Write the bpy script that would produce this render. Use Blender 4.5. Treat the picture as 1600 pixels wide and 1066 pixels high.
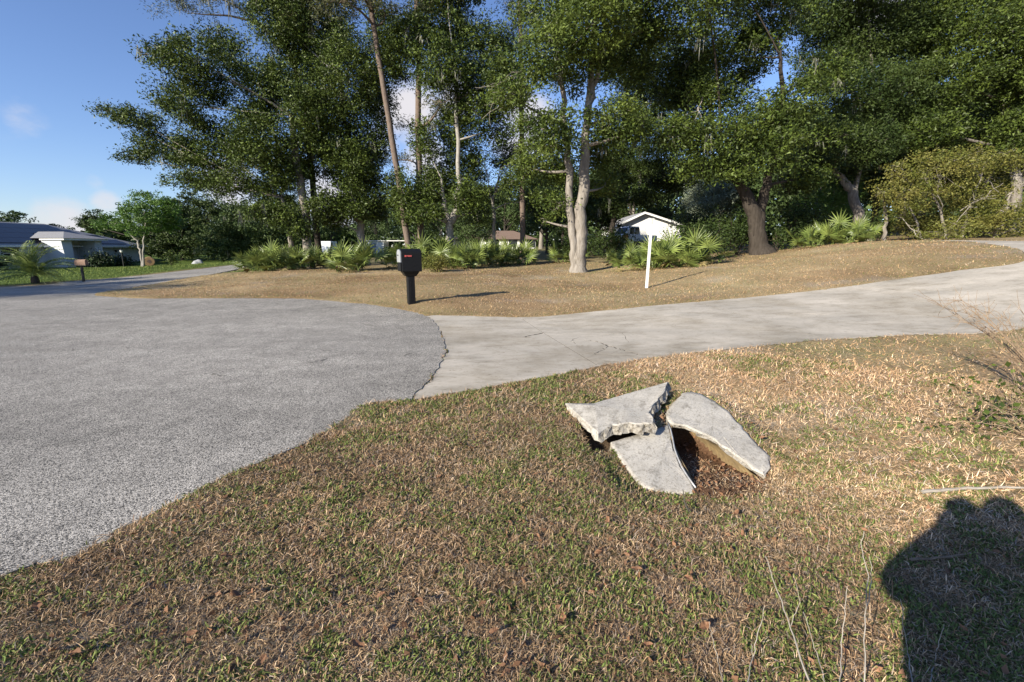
import bpy, math, random
import numpy as np
from mathutils import Vector
from mathutils.geometry import delaunay_2d_cdt
R = math.radians
random.seed(7); rng = np.random.default_rng(7)
for o in list(bpy.data.objects): bpy.data.objects.remove(o)
SC = bpy.context.scene
COL = SC.collection

# ---------------------------------------------------------------- camera, sky, sun, exposure
F, HOR, CZ = 711.1, 388.0, 1.5
PITCH = math.atan((533 - HOR) / F)
cam = bpy.data.cameras.new('camera'); camo = bpy.data.objects.new('camera', cam); COL.objects.link(camo)
camo.location = (0, 0, CZ); camo.rotation_euler = (math.pi/2 - PITCH, 0, 0)
cam.sensor_width = 36; cam.lens = 36 * F / 1600; cam.clip_start = 0.02; cam.clip_end = 3000
SC.camera = camo

SUN_AZ, SUN_EL = R(46.4), R(22.5)          # azimuth the shadows run to, right of forward
sdir = Vector((-math.sin(SUN_AZ)*math.cos(SUN_EL), -math.cos(SUN_AZ)*math.cos(SUN_EL), math.sin(SUN_EL)))
sl = bpy.data.lights.new('sun', 'SUN'); sl.energy = 5.0; sl.angle = R(0.53); sl.color = (1.0, 0.925, 0.775)
so = bpy.data.objects.new('sun', sl); COL.objects.link(so); so.rotation_euler = sdir.to_track_quat('Z', 'Y').to_euler()
SKY_STRENGTH = 0.085
SC.view_settings.view_transform = 'Standard'; SC.view_settings.look = 'None'
SC.view_settings.exposure = 0.88; SC.view_settings.gamma = 1.0; SC.view_settings.use_curve_mapping = False

def pdir(px, py):
    u = (px - 800) / F; v = -(py - 533) / F
    c, s = math.cos(PITCH), math.sin(PITCH)
    return np.array([u, c + v*s, -s + v*c])
C0 = np.array([0, 0, CZ])
def at_y(px, py, y): d = pdir(px, py); return C0 + d * (y / d[1])
def at_z(px, py, z): d = pdir(px, py); return C0 + d * ((z - CZ) / d[2])

def nd(t, ty, **kw):
    n = t.nodes.new(ty)
    for k, v in kw.items(): setattr(n, k, v)
    return n
def setv(n, **kw):
    for k, v in kw.items(): n.inputs[k.replace('_', ' ')].default_value = v

W = bpy.data.worlds.new('World'); SC.world = W; W.use_nodes = True
def build_world():
    t = W.node_tree; t.nodes.clear(); L = t.links.new
    out = nd(t, 'ShaderNodeOutputWorld'); bg = nd(t, 'ShaderNodeBackground'); L(bg.outputs[0], out.inputs[0])
    sky = nd(t, 'ShaderNodeTexSky', sky_type='NISHITA'); sky.sun_disc = False
    sky.sun_elevation = SUN_EL; sky.sun_rotation = math.atan2(sdir.x, sdir.y); sky.air_density = 1.0; sky.dust_density = 0.15; sky.ozone_density = 3.0
    bg.inputs[1].default_value = SKY_STRENGTH
    tc = nd(t, 'ShaderNodeTexCoord')
    noi = nd(t, 'ShaderNodeTexNoise'); setv(noi, Scale=9.0, Detail=7.0, Roughness=0.58); 
    mp = nd(t, 'ShaderNodeMapping'); mp.inputs['Scale'].default_value = (1, 1, 1.7); L(tc.outputs['Generated'], mp.inputs[0]); L(mp.outputs[0], noi.inputs['Vector'])
    acc = None
    blobs = [(98, 350, 3.0, .78), (62, 352, 1.8, .7), (135, 354, 2.0, .7), (40, 188, 2.6, .62), (15, 200, 2, .5), (148, 282, 1.5, .55), (165, 316, 1.6, .65),
             (640, 175, 5, .9), (600, 220, 3, .8), (715, 150, 3.5, .85), (670, 250, 4, .9), (820, 205, 5, .9), (515, 325, 5, .9), (1590, 120, 4, .8), (360, 300, 4, .8),
             (1380, 10, 5, .8)]
    for px, py, rad, amt in blobs:
        d = Vector(pdir(px, py)).normalized()
        vm = nd(t, 'ShaderNodeVectorMath', operation='DOT_PRODUCT'); vm.inputs[1].default_value = d; L(tc.outputs['Generated'], vm.inputs[0])
        mr = nd(t, 'ShaderNodeMapRange'); mr.inputs[1].default_value = math.cos(R(rad*1.25)); mr.inputs[2].default_value = math.cos(R(rad*.25)); mr.inputs[4].default_value = amt
        L(vm.outputs['Value'], mr.inputs[0])
        if acc is None: acc = mr.outputs[0]
        else:
            m = nd(t, 'ShaderNodeMath', operation='MAXIMUM'); L(acc, m.inputs[0]); L(mr.outputs[0], m.inputs[1]); acc = m.outputs[0]
    big = nd(t, 'ShaderNodeTexNoise'); setv(big, Scale=2.2, Detail=2.0); L(mp.outputs[0], big.inputs['Vector'])
    bm = nd(t, 'ShaderNodeMapRange'); bm.inputs[1].default_value = .66; bm.inputs[2].default_value = .8; bm.inputs[4].default_value = .7; L(big.outputs[0], bm.inputs[0])
    mx = nd(t, 'ShaderNodeMath', operation='MAXIMUM'); L(acc, mx.inputs[0]); L(bm.outputs[0], mx.inputs[1])
    ad = nd(t, 'ShaderNodeMath', operation='ADD'); L(mx.outputs[0], ad.inputs[0]); L(noi.outputs[0], ad.inputs[1])
    cm = nd(t, 'ShaderNodeMapRange', interpolation_type='SMOOTHSTEP'); cm.inputs[1].default_value = .92; cm.inputs[2].default_value = 1.5; L(ad.outputs[0], cm.inputs[0])
    hs = nd(t, 'ShaderNodeHueSaturation'); hs.inputs['Saturation'].default_value = 0.98; hs.inputs['Value'].default_value = 1.0; L(sky.outputs[0], hs.inputs['Color'])
    tn = nd(t, 'ShaderNodeMix', data_type='RGBA', blend_type='MULTIPLY'); tn.inputs[0].default_value = 1; tn.inputs[7].default_value = (.93, .97, 1.19, 1); L(hs.outputs[0], tn.inputs[6])
    mix = nd(t, 'ShaderNodeMix', data_type='RGBA'); L(cm.outputs[0], mix.inputs[0]); L(tn.outputs[2], mix.inputs[6])
    mix.inputs[7].default_value = (5.3, 5.15, 5.4, 1); L(mix.outputs[2], bg.inputs[0])
build_world()

# ---------------------------------------------------------------- numpy noise
def _hash(ix, iy, s):
    n = (ix.astype(np.int64)*374761393 + iy.astype(np.int64)*668265263 + s*1442695041) & 0x7fffffff
    n = ((n ^ (n >> 13)) * 1274126177) & 0x7fffffff
    return ((n ^ (n >> 16)) & 0xffff) / 65535.0
def vnoise(x, y, s=0):
    x = np.asarray(x, float); y = np.asarray(y, float)
    ix = np.floor(x); iy = np.floor(y); fx = x-ix; fy = y-iy; fx = fx*fx*(3-2*fx); fy = fy*fy*(3-2*fy)
    return (_hash(ix,iy,s)*(1-fx)+_hash(ix+1,iy,s)*fx)*(1-fy) + (_hash(ix,iy+1,s)*(1-fx)+_hash(ix+1,iy+1,s)*fx)*fy
def fbm(x, y, s=0, n=4):
    a = 0; w = .5; tot = 0
    for i in range(n): a = a + w*vnoise(x*2**i, y*2**i, s+i*17); tot += w; w *= .55
    return a/tot
def sstep(a, b, x): t = np.clip((x-a)/(b-a), 0, 1); return t*t*(3-2*t)

# ---------------------------------------------------------------- terrain
ctl = []
for px, py, z in [(0,1060,0.02),(400,1060,.0),(800,1060,-.02),(1200,1060,-.02),(1600,1060,.0),(0,905,.0),(200,830,0),(380,735,.01),(500,690,.02),(640,625,.03),(0,700,-.01),(0,560,-.03),
                  (250,560,.0),(450,560,.03),(695,550,.05),(400,500,.04),(660,493,.1),(800,600,.07),(640,490,.1),(500,760,.02),(800,760,-.02),(800,900,-.03),
                  (1135,765,-.15),(1100,880,-.07),(1320,760,-.07),(960,790,-.06),(1250,640,.04),(880,650,.05),(1060,600,.09),(1000,562,.1),(1200,540,.16),(1400,524,.22),(1600,512,.3),
                  (1450,640,.1),(1590,700,.08),(1590,850,.03),(1400,900,-.02)]:
    ctl.append(at_z(px, py, z))
for px, py, y in [(830,496,9.4),(1000,480,9.8),(1200,462,10.4),(1400,437,10.9),(1600,408,11.2),(643,473,10.7),(1010,450,14),(560,475,11.2),(300,467,12.6),(150,461,14.6),(0,458,15.5),
                  (903,426,21),(800,430,19),(700,422,22),(560,424,22.5),(430,425,23),(300,442,19),(200,452,17),(385,416,33),(300,428,27),(200,438,23.5),(100,446,21),(0,451,20.5),
                  (100,415,52),(10,420,46),(220,413,56),(60,443,22.5),(300,405,62),(385,408,60),(1400,377,18.5),(1560,377,18),(1300,388,19),(1185,405,19.5),(1100,415,18.5),(1050,420,18.5),
                  (960,410,26),(1010,385,45),(1010,378,52),(750,405,35),(600,409,40),(600,401,60),(780,392,75),(1300,372,34),(1500,362,34),(1180,385,32),(500,405,42)]:
    ctl.append(at_y(px, py, y))
for p in [(0,-4,0),(-12,-6,0),(12,-6,.2),(-40,-30,0),(40,-30,.6),(0,-60,0),(-40,10,-.2),(-45,25,-.5),(40,10,2.2),(40,40,3),(-90,50,-.5),(-120,-60,0),(120,-60,1),(120,80,3),(-120,150,0),
          (0,150,2),(120,200,3),(-400,0,0),(400,0,2),(0,500,2),(-400,500,1),(400,500,2),(0,-400,0),(-400,-400,0),(400,-400,1),(-25,6,-.02),(-14,3,0)]:
    ctl.append(np.array(p, float))
ctl = np.array(ctl)
def _U(r2): return .5*r2*np.log(r2+1e-9)
def fit():
    n = len(ctl); P = np.c_[np.ones(n), ctl[:, :2]]
    d2 = ((ctl[:,None,:2]-ctl[None,:,:2])**2).sum(-1)
    K = _U(d2) + np.eye(n)*0.02
    A = np.zeros((n+3, n+3)); A[:n,:n] = K; A[:n,n:] = P; A[n:,:n] = P.T
    return np.linalg.solve(A, np.r_[ctl[:,2], 0,0,0])
_w = fit()
def hgt(x, y):
    x = np.atleast_1d(np.asarray(x, float)).ravel(); y = np.atleast_1d(np.asarray(y, float)).ravel(); out = np.empty(len(x))
    for i in range(0, len(x), 20000):
        X, Y = x[i:i+20000], y[i:i+20000]
        d2 = (X[:,None]-ctl[None,:,0])**2 + (Y[:,None]-ctl[None,:,1])**2
        out[i:i+20000] = _U(d2)@_w[:-3] + _w[-3] + _w[-2]*X + _w[-1]*Y
    return out
def h1(x, y): return float(hgt(x, y)[0])
def ground(px, py):
    d = pdir(px, py); t = 1.0; ts = np.geomspace(1.0, 400, 900)
    P = C0 + ts[:,None]*d; g = P[:,2]-hgt(P[:,0], P[:,1]); i = np.argmax(g < 0) if (g < 0).any() else len(ts)-1
    a, b = ts[max(i-1,0)], ts[i]
    for _ in range(25):
        m = (a+b)/2; p = C0+m*d
        if p[2] > h1(p[0], p[1]): a = m
        else: b = m
    return C0 + b*d
def sdf(poly, x, y):                           # signed distance, negative inside
    poly = np.asarray(poly)[:, :2]; x = np.asarray(x, float); y = np.asarray(y, float)
    d = np.full(x.shape, 1e9); ins = np.zeros(x.shape, bool)
    for i in range(len(poly)):
        ax, ay = poly[i-1]; bx, by = poly[i]; ex, ey = bx-ax, by-ay
        t = np.clip(((x-ax)*ex+(y-ay)*ey)/(ex*ex+ey*ey+1e-12), 0, 1)
        d = np.minimum(d, (x-ax-t*ex)**2+(y-ay-t*ey)**2)
        c = ((ay > y) != (by > y)); 
        if abs(by-ay) > 1e-12: ins ^= c & (x < ax+(y-ay)*ex/(by-ay))
    d = np.sqrt(d); return np.where(ins, -d, d)
def smooth_line(pts, n=6, jit=0.0, seed=1):    # Catmull-Rom through points
    pts = [np.asarray(p, float)[:2] for p in pts]; P = [2*pts[0]-pts[1]]+pts+[2*pts[-1]-pts[-2]]; out = []
    rr = np.random.default_rng(seed)
    for i in range(1, len(P)-2):
        for k in range(n):
            t = k/n; a,b,c,d = P[i-1],P[i],P[i+1],P[i+2]
            out.append(.5*((2*b)+(-a+c)*t+(2*a-5*b+4*c-d)*t*t+(-a+3*b-3*c+d)*t**3) + rr.normal(0, jit, 2))
    out.append(pts[-1]); return out
G = lambda L: [ground(*p) for p in L]

apron = smooth_line(G([(640,626),(668,598),(690,565),(696,548),(690,522),(676,502),(664,493)]), 8, .012, 3)          # asphalt / concrete border
nearedge = smooth_line([(-22,.4),(-9,-.2),(-4.2,.75)] + [tuple(p[:2]) for p in G([(0,905),(180,838),(380,735),(500,683),(560,640),(600,630),(640,626)])], 9, .02, 4)
faredge = smooth_line(G([(664,493),(640,487),(600,480),(560,475),(480,468),(400,467),(300,467),(220,467),(165,464),(148,461),(165,457),(200,451),(300,434),(385,417.5),(420,412)]), 7, .015, 5)
farside = smooth_line(G([(425,409),(385,412.5),(300,422),(200,433),(100,441),(0,449)]) + [np.array((-40,19.5)), np.array((-60,14))], 5, .02, 6)
road_poly = nearedge[:-1] + apron[:-1] + faredge + farside + [np.array((-60,3.)), np.array((-30,1.3))]
drive_near = smooth_line(G([(640,626),(700,616),(800,600),(900,580),(1000,562),(1100,550),(1200,540),(1400,524),(1600,512)]) + [np.array((11,9.)), np.array((15,12.5)), np.array((19,17.5))], 8, .012, 7)
drive_far = smooth_line([np.array((16.5,20.)), np.array((16,17.2)), np.array((14.6,13.6))] + G([(1600,408),(1500,423),(1400,437),(1300,451),(1200,462),(1100,471),(1000,480),(900,490),(830,496),(740,494.5),(664,493)]), 7, .01, 8)
drive_poly = drive_near + drive_far[:-1] + apron[::-1][1:-1]

# culvert outlines
def on_plane(px, py, x0, y0, z0, sx, sy):
    d = pdir(px, py); k = (z0 - CZ - sx*x0 - sy*y0) / (d[2] - sx*d[0] - sy*d[1]); return C0 + k*d
CP = (1.45, 3.72, 0.085, -.02, .22)
slabB = [on_plane(px, py, 1.45, 3.72, .07, .04, .2) for px, py in [(953,690),(985,681),(1020,671),(1043,662),(1047,672),(1050,685),(1053,702),(1058,716),(1064,730),(1074,746),(1086,763),(1086,771),(1066,771),(1034,769),(1008,762),(994,750),(975,724)]]
slabC = [on_plane(px, py, *CP) for px, py in [(1066,613),(1078,611),(1094,614),(1116,626),(1137,641),(1158,665),(1179,689),(1204,713),(1201,733),(1195,741),(1176,731),(1155,714),(1129,696),(1106,680),(1086,671),(1071,664),(1048,661),(1041,650),(1043,640),(1052,628)]]
mouth = [on_plane(px, py, *CP) for px, py in [(1046,640),(1085,640),(1120,668),(1172,706),(1196,733),(1180,762),(1140,782),(1092,776),(1060,728),(1050,690)]]
slabA_foot = [at_z(px, py, .05) for px, py in [(890,640),(927,634),(1035,606),(1015,650),(1010,665),(950,685),(925,690)]]

def ground_h(x, y):
    x = np.asarray(x, float).ravel(); y = np.asarray(y, float).ravel()
    h = hgt(x, y)
    r = np.hypot(x, y)
    h = h + .012 + (fbm(x*2.2, y*2.2, 5)-.5)*.05*sstep(1, 3, r) + (fbm(x*.35, y*.35, 9)-.5)*.12*sstep(8, 16, r)
    for poly in (road_poly, drive_poly):
        s = sdf(poly, x, y); h = h - .09*sstep(-.015, -.1, s)
    for poly, (x0, y0, z0, sx, sy) in ((slabB, (1.45, 3.72, .07, .04, .2)), (slabC, CP)):
        s = sdf(poly, x, y); zp = z0+sx*(x-x0)+sy*(y-y0); w = sstep(.3, .02, s)*sstep(-.1, .12, sdf(mouth, x, y)); h = h*(1-w)+(np.clip(zp, -.115, .17)-.016)*w; h = np.where(s < .0, np.minimum(h, zp-.02-.09*sstep(.0, -.06, s)), h)
    s = sdf(slabA_foot, x, y); h = h - .08*sstep(.0, -.07, s)
    s = sdf(mouth, x, y); k = sstep(.06, -.05, s); h = h*(1-k) + (-.2 + .085*sstep(3.35, 2.9, y) + (fbm(x*6,y*6,3)-.5)*.05)*k
    return h

# ---------------------------------------------------------------- object helpers
MATS = {}
def tag(o, label=None, cat=None, group=None, kind=None):
    if label: o['label'] = label
    if cat: o['category'] = cat
    if group: o['group'] = group
    if kind: o['kind'] = kind
    return o
def empty(name, loc, label=None, cat=None, group=None, kind=None):
    o = bpy.data.objects.new(name, None); COL.objects.link(o); o.location = loc; o.empty_display_size = .1
    return tag(o, label, cat, group, kind)
def wloc(o):
    v = Vector((0,0,0))
    while o: v = v + Vector(o.location); o = o.parent
    return v
def link(name, me, mat, parent=None, smooth=False):
    o = bpy.data.objects.new(name, me); COL.objects.link(o)
    if mat: me.materials.append(MATS[mat] if isinstance(mat, str) else mat)
    if parent: o.parent = parent
    if smooth: me.polygons.foreach_set('use_smooth', np.ones(len(me.polygons), bool))
    return o
def np_mesh(name, V, Fa, nper, col=None):
    me = bpy.data.meshes.new(name); V = np.ascontiguousarray(V, np.float32).reshape(-1,3); Fa = np.ascontiguousarray(Fa, np.int32).reshape(-1, nper)
    me.vertices.add(len(V)); me.vertices.foreach_set('co', V.ravel())
    me.loops.add(Fa.size); me.loops.foreach_set('vertex_index', Fa.ravel())
    me.polygons.add(len(Fa)); me.polygons.foreach_set('loop_start', np.arange(0, Fa.size, nper, dtype=np.int32))
    try: me.polygons.foreach_set('loop_total', np.full(len(Fa), nper, np.int32))
    except Exception: pass
    if col is not None:
        a = me.color_attributes.new('tint', 'FLOAT_COLOR', 'POINT'); a.data.foreach_set('color', np.ascontiguousarray(np.c_[col, np.ones(len(col))], np.float32).ravel())
    me.update(calc_edges=True); return me
class MB:
    def __init__(s): s.v = []; s.f = []
    def poly(s, pts): i = len(s.v); s.v += [tuple(map(float, p)) for p in pts]; s.f.append(tuple(range(i, i+len(pts)))); return s
    def mesh(s, V, Fs): i = len(s.v); s.v += [tuple(map(float, p)) for p in V]; s.f += [tuple(k+i for k in f) for f in Fs]; return s
    def obox(s, o, ax, ay, az):                 # corner + three edge vectors
        o, ax, ay, az = map(lambda q: np.asarray(q, float), (o, ax, ay, az))
        V = [o, o+ax, o+ax+ay, o+ay, o+az, o+ax+az, o+ax+ay+az, o+ay+az]
        Fs = [(0,3,2,1),(4,5,6,7),(0,1,5,4),(1,2,6,5),(2,3,7,6),(3,0,4,7)]
        if np.dot(np.cross(ax, ay), az) < 0: Fs = [f[::-1] for f in Fs]
        return s.mesh(V, Fs)
    def box(s, c, size, rz=0):
        c = np.asarray(c, float); ca, sa = math.cos(rz), math.sin(rz); x = np.array([ca,sa,0])*size[0]; y = np.array([-sa,ca,0])*size[1]; z = np.array([0,0,size[2]])
        return s.obox(c-(x+y+z)/2, x, y, z)
    def prism(s, poly, vec, cap=True):           # polygon (3d) extruded by vec
        n = len(poly); P = [np.asarray(p, float) for p in poly]; Q = [p+np.asarray(vec, float) for p in P]
        Fs = [(i, (i+1) % n, n+(i+1) % n, n+i) for i in range(n)]
        if cap: Fs += [tuple(range(n))[::-1], tuple(range(n, 2*n))]
        return s.mesh(P+Q, Fs)
    def tube(s, pts, rad, n=8, cap=True):
        V, Fs = tube_np(pts, rad, n)
        s.mesh(V, Fs)
        if cap: i = len(s.v); s.f.append(tuple(range(i-n, i))); s.f.append(tuple(range(i-len(V), i-len(V)+n))[::-1])
        return s
    def lathe(s, c, prof, n=16):
        c = np.asarray(c, float); V = []; Fs = []
        for r, z in prof:
            for k in range(n): a = 2*math.pi*k/n; V.append(c+np.array([r*math.cos(a), r*math.sin(a), z]))
        for j in range(len(prof)-1):
            for k in range(n): Fs.append((j*n+k, j*n+(k+1) % n, (j+1)*n+(k+1) % n, (j+1)*n+k))
        return s.mesh(V, Fs)
    def build(s, name, mat, parent=None, smooth=False, bevel=0, loc=None):
        off = wloc(parent) if parent else Vector(loc if loc is not None else (0,0,0))
        me = bpy.data.meshes.new(name); me.from_pydata([tuple(Vector(v)-off) for v in s.v], [], s.f); me.update()
        o = link(name, me, mat, parent, smooth)
        if not parent and loc is not None: o.location = loc
        if bevel:
            m = o.modifiers.new('bevel', 'BEVEL'); m.width = bevel; m.segments = 2; m.limit_method = 'ANGLE'; m.angle_limit = R(35)
        return o
def tube_np(pts, rad, n=8):
    P = np.asarray(pts, float); m = len(P); rad = np.broadcast_to(np.asarray(rad, float), (m,))
    T = np.gradient(P, axis=0); T /= np.linalg.norm(T, axis=1, keepdims=True)+1e-9
    ref = np.array([0,0,1.]) if abs(T[:,2]).mean() < .7 else np.array([1.,0,0])
    A = np.cross(T, ref); A /= np.linalg.norm(A, axis=1, keepdims=True)+1e-9; B = np.cross(T, A)
    a = np.arange(n)*2*np.pi/n
    V = P[:,None] + rad[:,None,None]*(np.cos(a)[None,:,None]*A[:,None]+np.sin(a)[None,:,None]*B[:,None])
    Fs = [(i*n+k, i*n+(k+1) % n, (i+1)*n+(k+1) % n, (i+1)*n+k) for i in range(m-1) for k in range(n)]
    return V.reshape(-1,3), Fs

# ---------------------------------------------------------------- materials
def mat(name, col, rough=.8, noise=None, bump=0, bscale=30, spec=.3, metal=0, col2=None, nscale=6, coords='Object', transl=0, island=0, attr=None, detail=4, ramp=(.35,.65), stretch=None, col3=None, n3=1.0, r3=(.4,.7)):
    m = bpy.data.materials.new(name); m.use_nodes = True; t = m.node_tree; L = t.links.new; b = t.nodes['Principled BSDF']
    setv(b, Roughness=rough, Metallic=metal); b.inputs['Specular IOR Level'].default_value = spec
    tc = nd(t, 'ShaderNodeTexCoord'); vec = tc.outputs[coords]
    if stretch:
        mp = nd(t, 'ShaderNodeMapping'); mp.inputs['Scale'].default_value = stretch; L(vec, mp.inputs[0]); vec = mp.outputs[0]
    c = None
    if attr:
        at = nd(t, 'ShaderNodeAttribute'); at.attribute_name = attr; c = at.outputs['Color']
    if col2:
        n = nd(t, 'ShaderNodeTexNoise'); setv(n, Scale=nscale, Detail=detail, Roughness=.6); L(vec, n.inputs['Vector'])
        mr = nd(t, 'ShaderNodeMapRange'); mr.inputs[1].default_value, mr.inputs[2].default_value = ramp; L(n.outputs[0], mr.inputs[0])
        mx = nd(t, 'ShaderNodeMix', data_type='RGBA'); L(mr.outputs[0], mx.inputs[0]); mx.inputs[6].default_value = (*col, 1); mx.inputs[7].default_value = (*col2, 1); c2 = mx.outputs[2]
        if c is not None:
            mm = nd(t, 'ShaderNodeMix', data_type='RGBA', blend_type='MULTIPLY'); mm.inputs[0].default_value = 1; L(c, mm.inputs[6]); L(c2, mm.inputs[7]); c = mm.outputs[2]
        else: c = c2
    if col3:
        n = nd(t, 'ShaderNodeTexNoise'); setv(n, Scale=n3, Detail=5.0, Roughness=.65); L(vec, n.inputs['Vector'])
        mr = nd(t, 'ShaderNodeMapRange'); mr.inputs[1].default_value, mr.inputs[2].default_value = r3; L(n.outputs[0], mr.inputs[0])
        mx = nd(t, 'ShaderNodeMix', data_type='RGBA'); L(mr.outputs[0], mx.inputs[0])
        if c is not None: L(c, mx.inputs[6])
        else: mx.inputs[6].default_value = (*col, 1)
        mx.inputs[7].default_value = (*col3, 1); c = mx.outputs[2]
    if island:
        g = nd(t, 'ShaderNodeNewGeometry'); mr = nd(t, 'ShaderNodeMapRange'); mr.inputs[3].default_value = 1-island; mr.inputs[4].default_value = 1+island; L(g.outputs['Random Per Island'], mr.inputs[0])
        h = nd(t, 'ShaderNodeHueSaturation'); L(mr.outputs[0], h.inputs['Value'])
        if c is not None: L(c, h.inputs['Color'])
        else: h.inputs['Color'].default_value = (*col, 1)
        c = h.outputs[0]
    if c is not None: L(c, b.inputs['Base Color'])
    else: b.inputs['Base Color'].default_value = (*col, 1)
    if bump:
        n = nd(t, 'ShaderNodeTexNoise'); setv(n, Scale=bscale, Detail=5.0, Roughness=.65); L(vec, n.inputs['Vector'])
        bp = nd(t, 'ShaderNodeBump'); setv(bp, Strength=bump, Distance=.02); L(n.outputs[0], bp.inputs['Height']); L(bp.outputs[0], b.inputs['Normal'])
    if transl:
        tr = nd(t, 'ShaderNodeBsdfTranslucent'); ms = nd(t, 'ShaderNodeMixShader'); ms.inputs[0].default_value = transl
        if c is not None: L(c, tr.inputs[0])
        else: tr.inputs[0].default_value = (*col, 1)
        L(b.outputs[0], ms.inputs[1]); L(tr.outputs[0], ms.inputs[2]); L(ms.outputs[0], t.nodes['Material Output'].inputs[0])
    MATS[name] = m; return m

def asphalt_mat():
    m = bpy.data.materials.new('chip_seal'); m.use_nodes = True; t = m.node_tree; L = t.links.new; b = t.nodes['Principled BSDF']; setv(b, Roughness=.85); b.inputs['Specular IOR Level'].default_value = .25
    tc = nd(t, 'ShaderNodeTexCoord')
    v = nd(t, 'ShaderNodeTexVoronoi'); setv(v, Scale=160.0); L(tc.outputs['Object'], v.inputs['Vector'])
    r = nd(t, 'ShaderNodeValToRGB'); e = r.color_ramp.elements; e[0].position = .0; e[0].color = (.05,.049,.047,1); e[1].position = 1; e[1].color = (.53,.49,.435,1); x = e.new(.5); x.color = (.29,.27,.242,1); x = e.new(.25); x.color = (.09,.084,.076,1)
    sp = nd(t, 'ShaderNodeSeparateColor'); L(v.outputs['Color'], sp.inputs[0]); L(sp.outputs[0], r.inputs[0])
    big = nd(t, 'ShaderNodeTexNoise'); setv(big, Scale=.35, Detail=5.0, Roughness=.6); mp = nd(t, 'ShaderNodeMapping'); mp.inputs['Scale'].default_value = (.5, 1.3, 1); mp.inputs['Rotation'].default_value = (0,0,R(12)); L(tc.outputs['Object'], mp.inputs[0]); L(mp.outputs[0], big.inputs['Vector'])
    mr = nd(t, 'ShaderNodeMapRange'); mr.inputs[1].default_value = .3; mr.inputs[2].default_value = .7; mr.inputs[3].default_value = .74; mr.inputs[4].default_value = 1.3; L(big.outputs[0], mr.inputs[0])
    med = nd(t, 'ShaderNodeTexNoise'); setv(med, Scale=3.0, Detail=9.0, Roughness=.7); L(tc.outputs['Object'], med.inputs['Vector'])
    mr2 = nd(t, 'ShaderNodeMapRange'); mr2.inputs[1].default_value = .3; mr2.inputs[2].default_value = .7; mr2.inputs[3].default_value = .74; mr2.inputs[4].default_value = 1.22; L(med.outputs[0], mr2.inputs[0])
    mu = nd(t, 'ShaderNodeMath', operation='MULTIPLY'); L(mr.outputs[0], mu.inputs[0]); L(mr2.outputs[0], mu.inputs[1])
    hs = nd(t, 'ShaderNodeHueSaturation'); L(r.outputs[0], hs.inputs['Color']); L(mu.outputs[0], hs.inputs['Value']); L(hs.outputs[0], b.inputs['Base Color'])
    bp = nd(t, 'ShaderNodeBump'); setv(bp, Strength=.4, Distance=.005); bp.invert = True; L(v.outputs['Distance'], bp.inputs['Height']); L(bp.outputs[0], b.inputs['Normal'])
    MATS['chip_seal'] = m
asphalt_mat()
mat('soil', (1,1,1), .95, col2=(.5,.48,.45), nscale=40, attr='tint', bump=.8, bscale=60, spec=.1, detail=6)
mat('blade', (.8,.8,.8), .7, attr='tint', spec=.2, transl=.18)
mat('concrete', (.41,.37,.312), .9, col2=(.55,.495,.42), nscale=1.5, bump=.3, bscale=70, spec=.2, detail=10, stretch=(.5,1.3,1), col3=(.33,.305,.265), n3=.9, r3=(.5,.78))
def weather(name, scale, col, lo, hi, stretch=(1,1,1), detail=10, loc=(0,0,0)):      # a stain layer over a material's base colour
    m = MATS[name]; t = m.node_tree; L = t.links.new; b = t.nodes['Principled BSDF']; src = b.inputs['Base Color'].links[0].from_socket
    tc = nd(t, 'ShaderNodeTexCoord'); mp = nd(t, 'ShaderNodeMapping'); mp.inputs['Scale'].default_value = stretch; mp.inputs['Location'].default_value = loc; L(tc.outputs['Object'], mp.inputs[0])
    n = nd(t, 'ShaderNodeTexNoise'); setv(n, Scale=scale, Detail=float(detail), Roughness=.72); L(mp.outputs[0], n.inputs['Vector'])
    mr = nd(t, 'ShaderNodeMapRange'); mr.inputs[1].default_value = lo; mr.inputs[2].default_value = hi; L(n.outputs[0], mr.inputs[0])
    mx = nd(t, 'ShaderNodeMix', data_type='RGBA', blend_type='MULTIPLY'); L(mr.outputs[0], mx.inputs[0]); L(src, mx.inputs[6]); mx.inputs[7].default_value = (*col, 1); L(mx.outputs[2], b.inputs['Base Color'])
weather('concrete', 3.0, (.74,.73,.7), .5, .66, (.6,1.2,1)); weather('concrete', 22, (.6,.58,.54), .56, .68, (.7,1,1)); weather('concrete', .5, (.78,.76,.72), .45, .6)
mat('old_concrete', (.39,.362,.32), .95, col2=(.55,.513,.455), nscale=5, bump=.35, bscale=120, spec=.15, detail=10, col3=(.26,.25,.23), n3=2.6, r3=(.52,.8))
weather('old_concrete', 9, (.55,.54,.52), .52, .66); weather('old_concrete', 60, (.62,.6,.57), .52, .62); weather('old_concrete', 2.4, (.5,.49,.47), .53, .68, loc=(3.1,.4,0))
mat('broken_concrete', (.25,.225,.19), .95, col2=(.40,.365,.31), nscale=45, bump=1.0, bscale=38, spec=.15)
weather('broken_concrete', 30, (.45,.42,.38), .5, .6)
mat('pipe_inside', (.3,.215,.105), .6, col2=(.2,.145,.08), nscale=8, spec=.3, bump=.2)
mat('rim_metal', (.5,.5,.5), .5, col2=(.35,.34,.33), nscale=20, metal=.3)
mat('leaf_oak', (.026,.044,.009), .5, col2=(.10,.135,.025), nscale=1.5, island=.6, transl=.13, spec=.25)
mat('leaf_oak_light', (.038,.064,.012), .5, col2=(.135,.175,.034), nscale=.8, island=.45, transl=.22, spec=.28)
mat('leaf_dark', (.024,.042,.01), .55, col2=(.06,.085,.02), nscale=.6, island=.4, transl=.12, spec=.22)
mat('leaf_yellow', (.10,.12,.02), .55, col2=(.19,.17,.045), nscale=1.2, island=.4, transl=.2, spec=.3)
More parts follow.
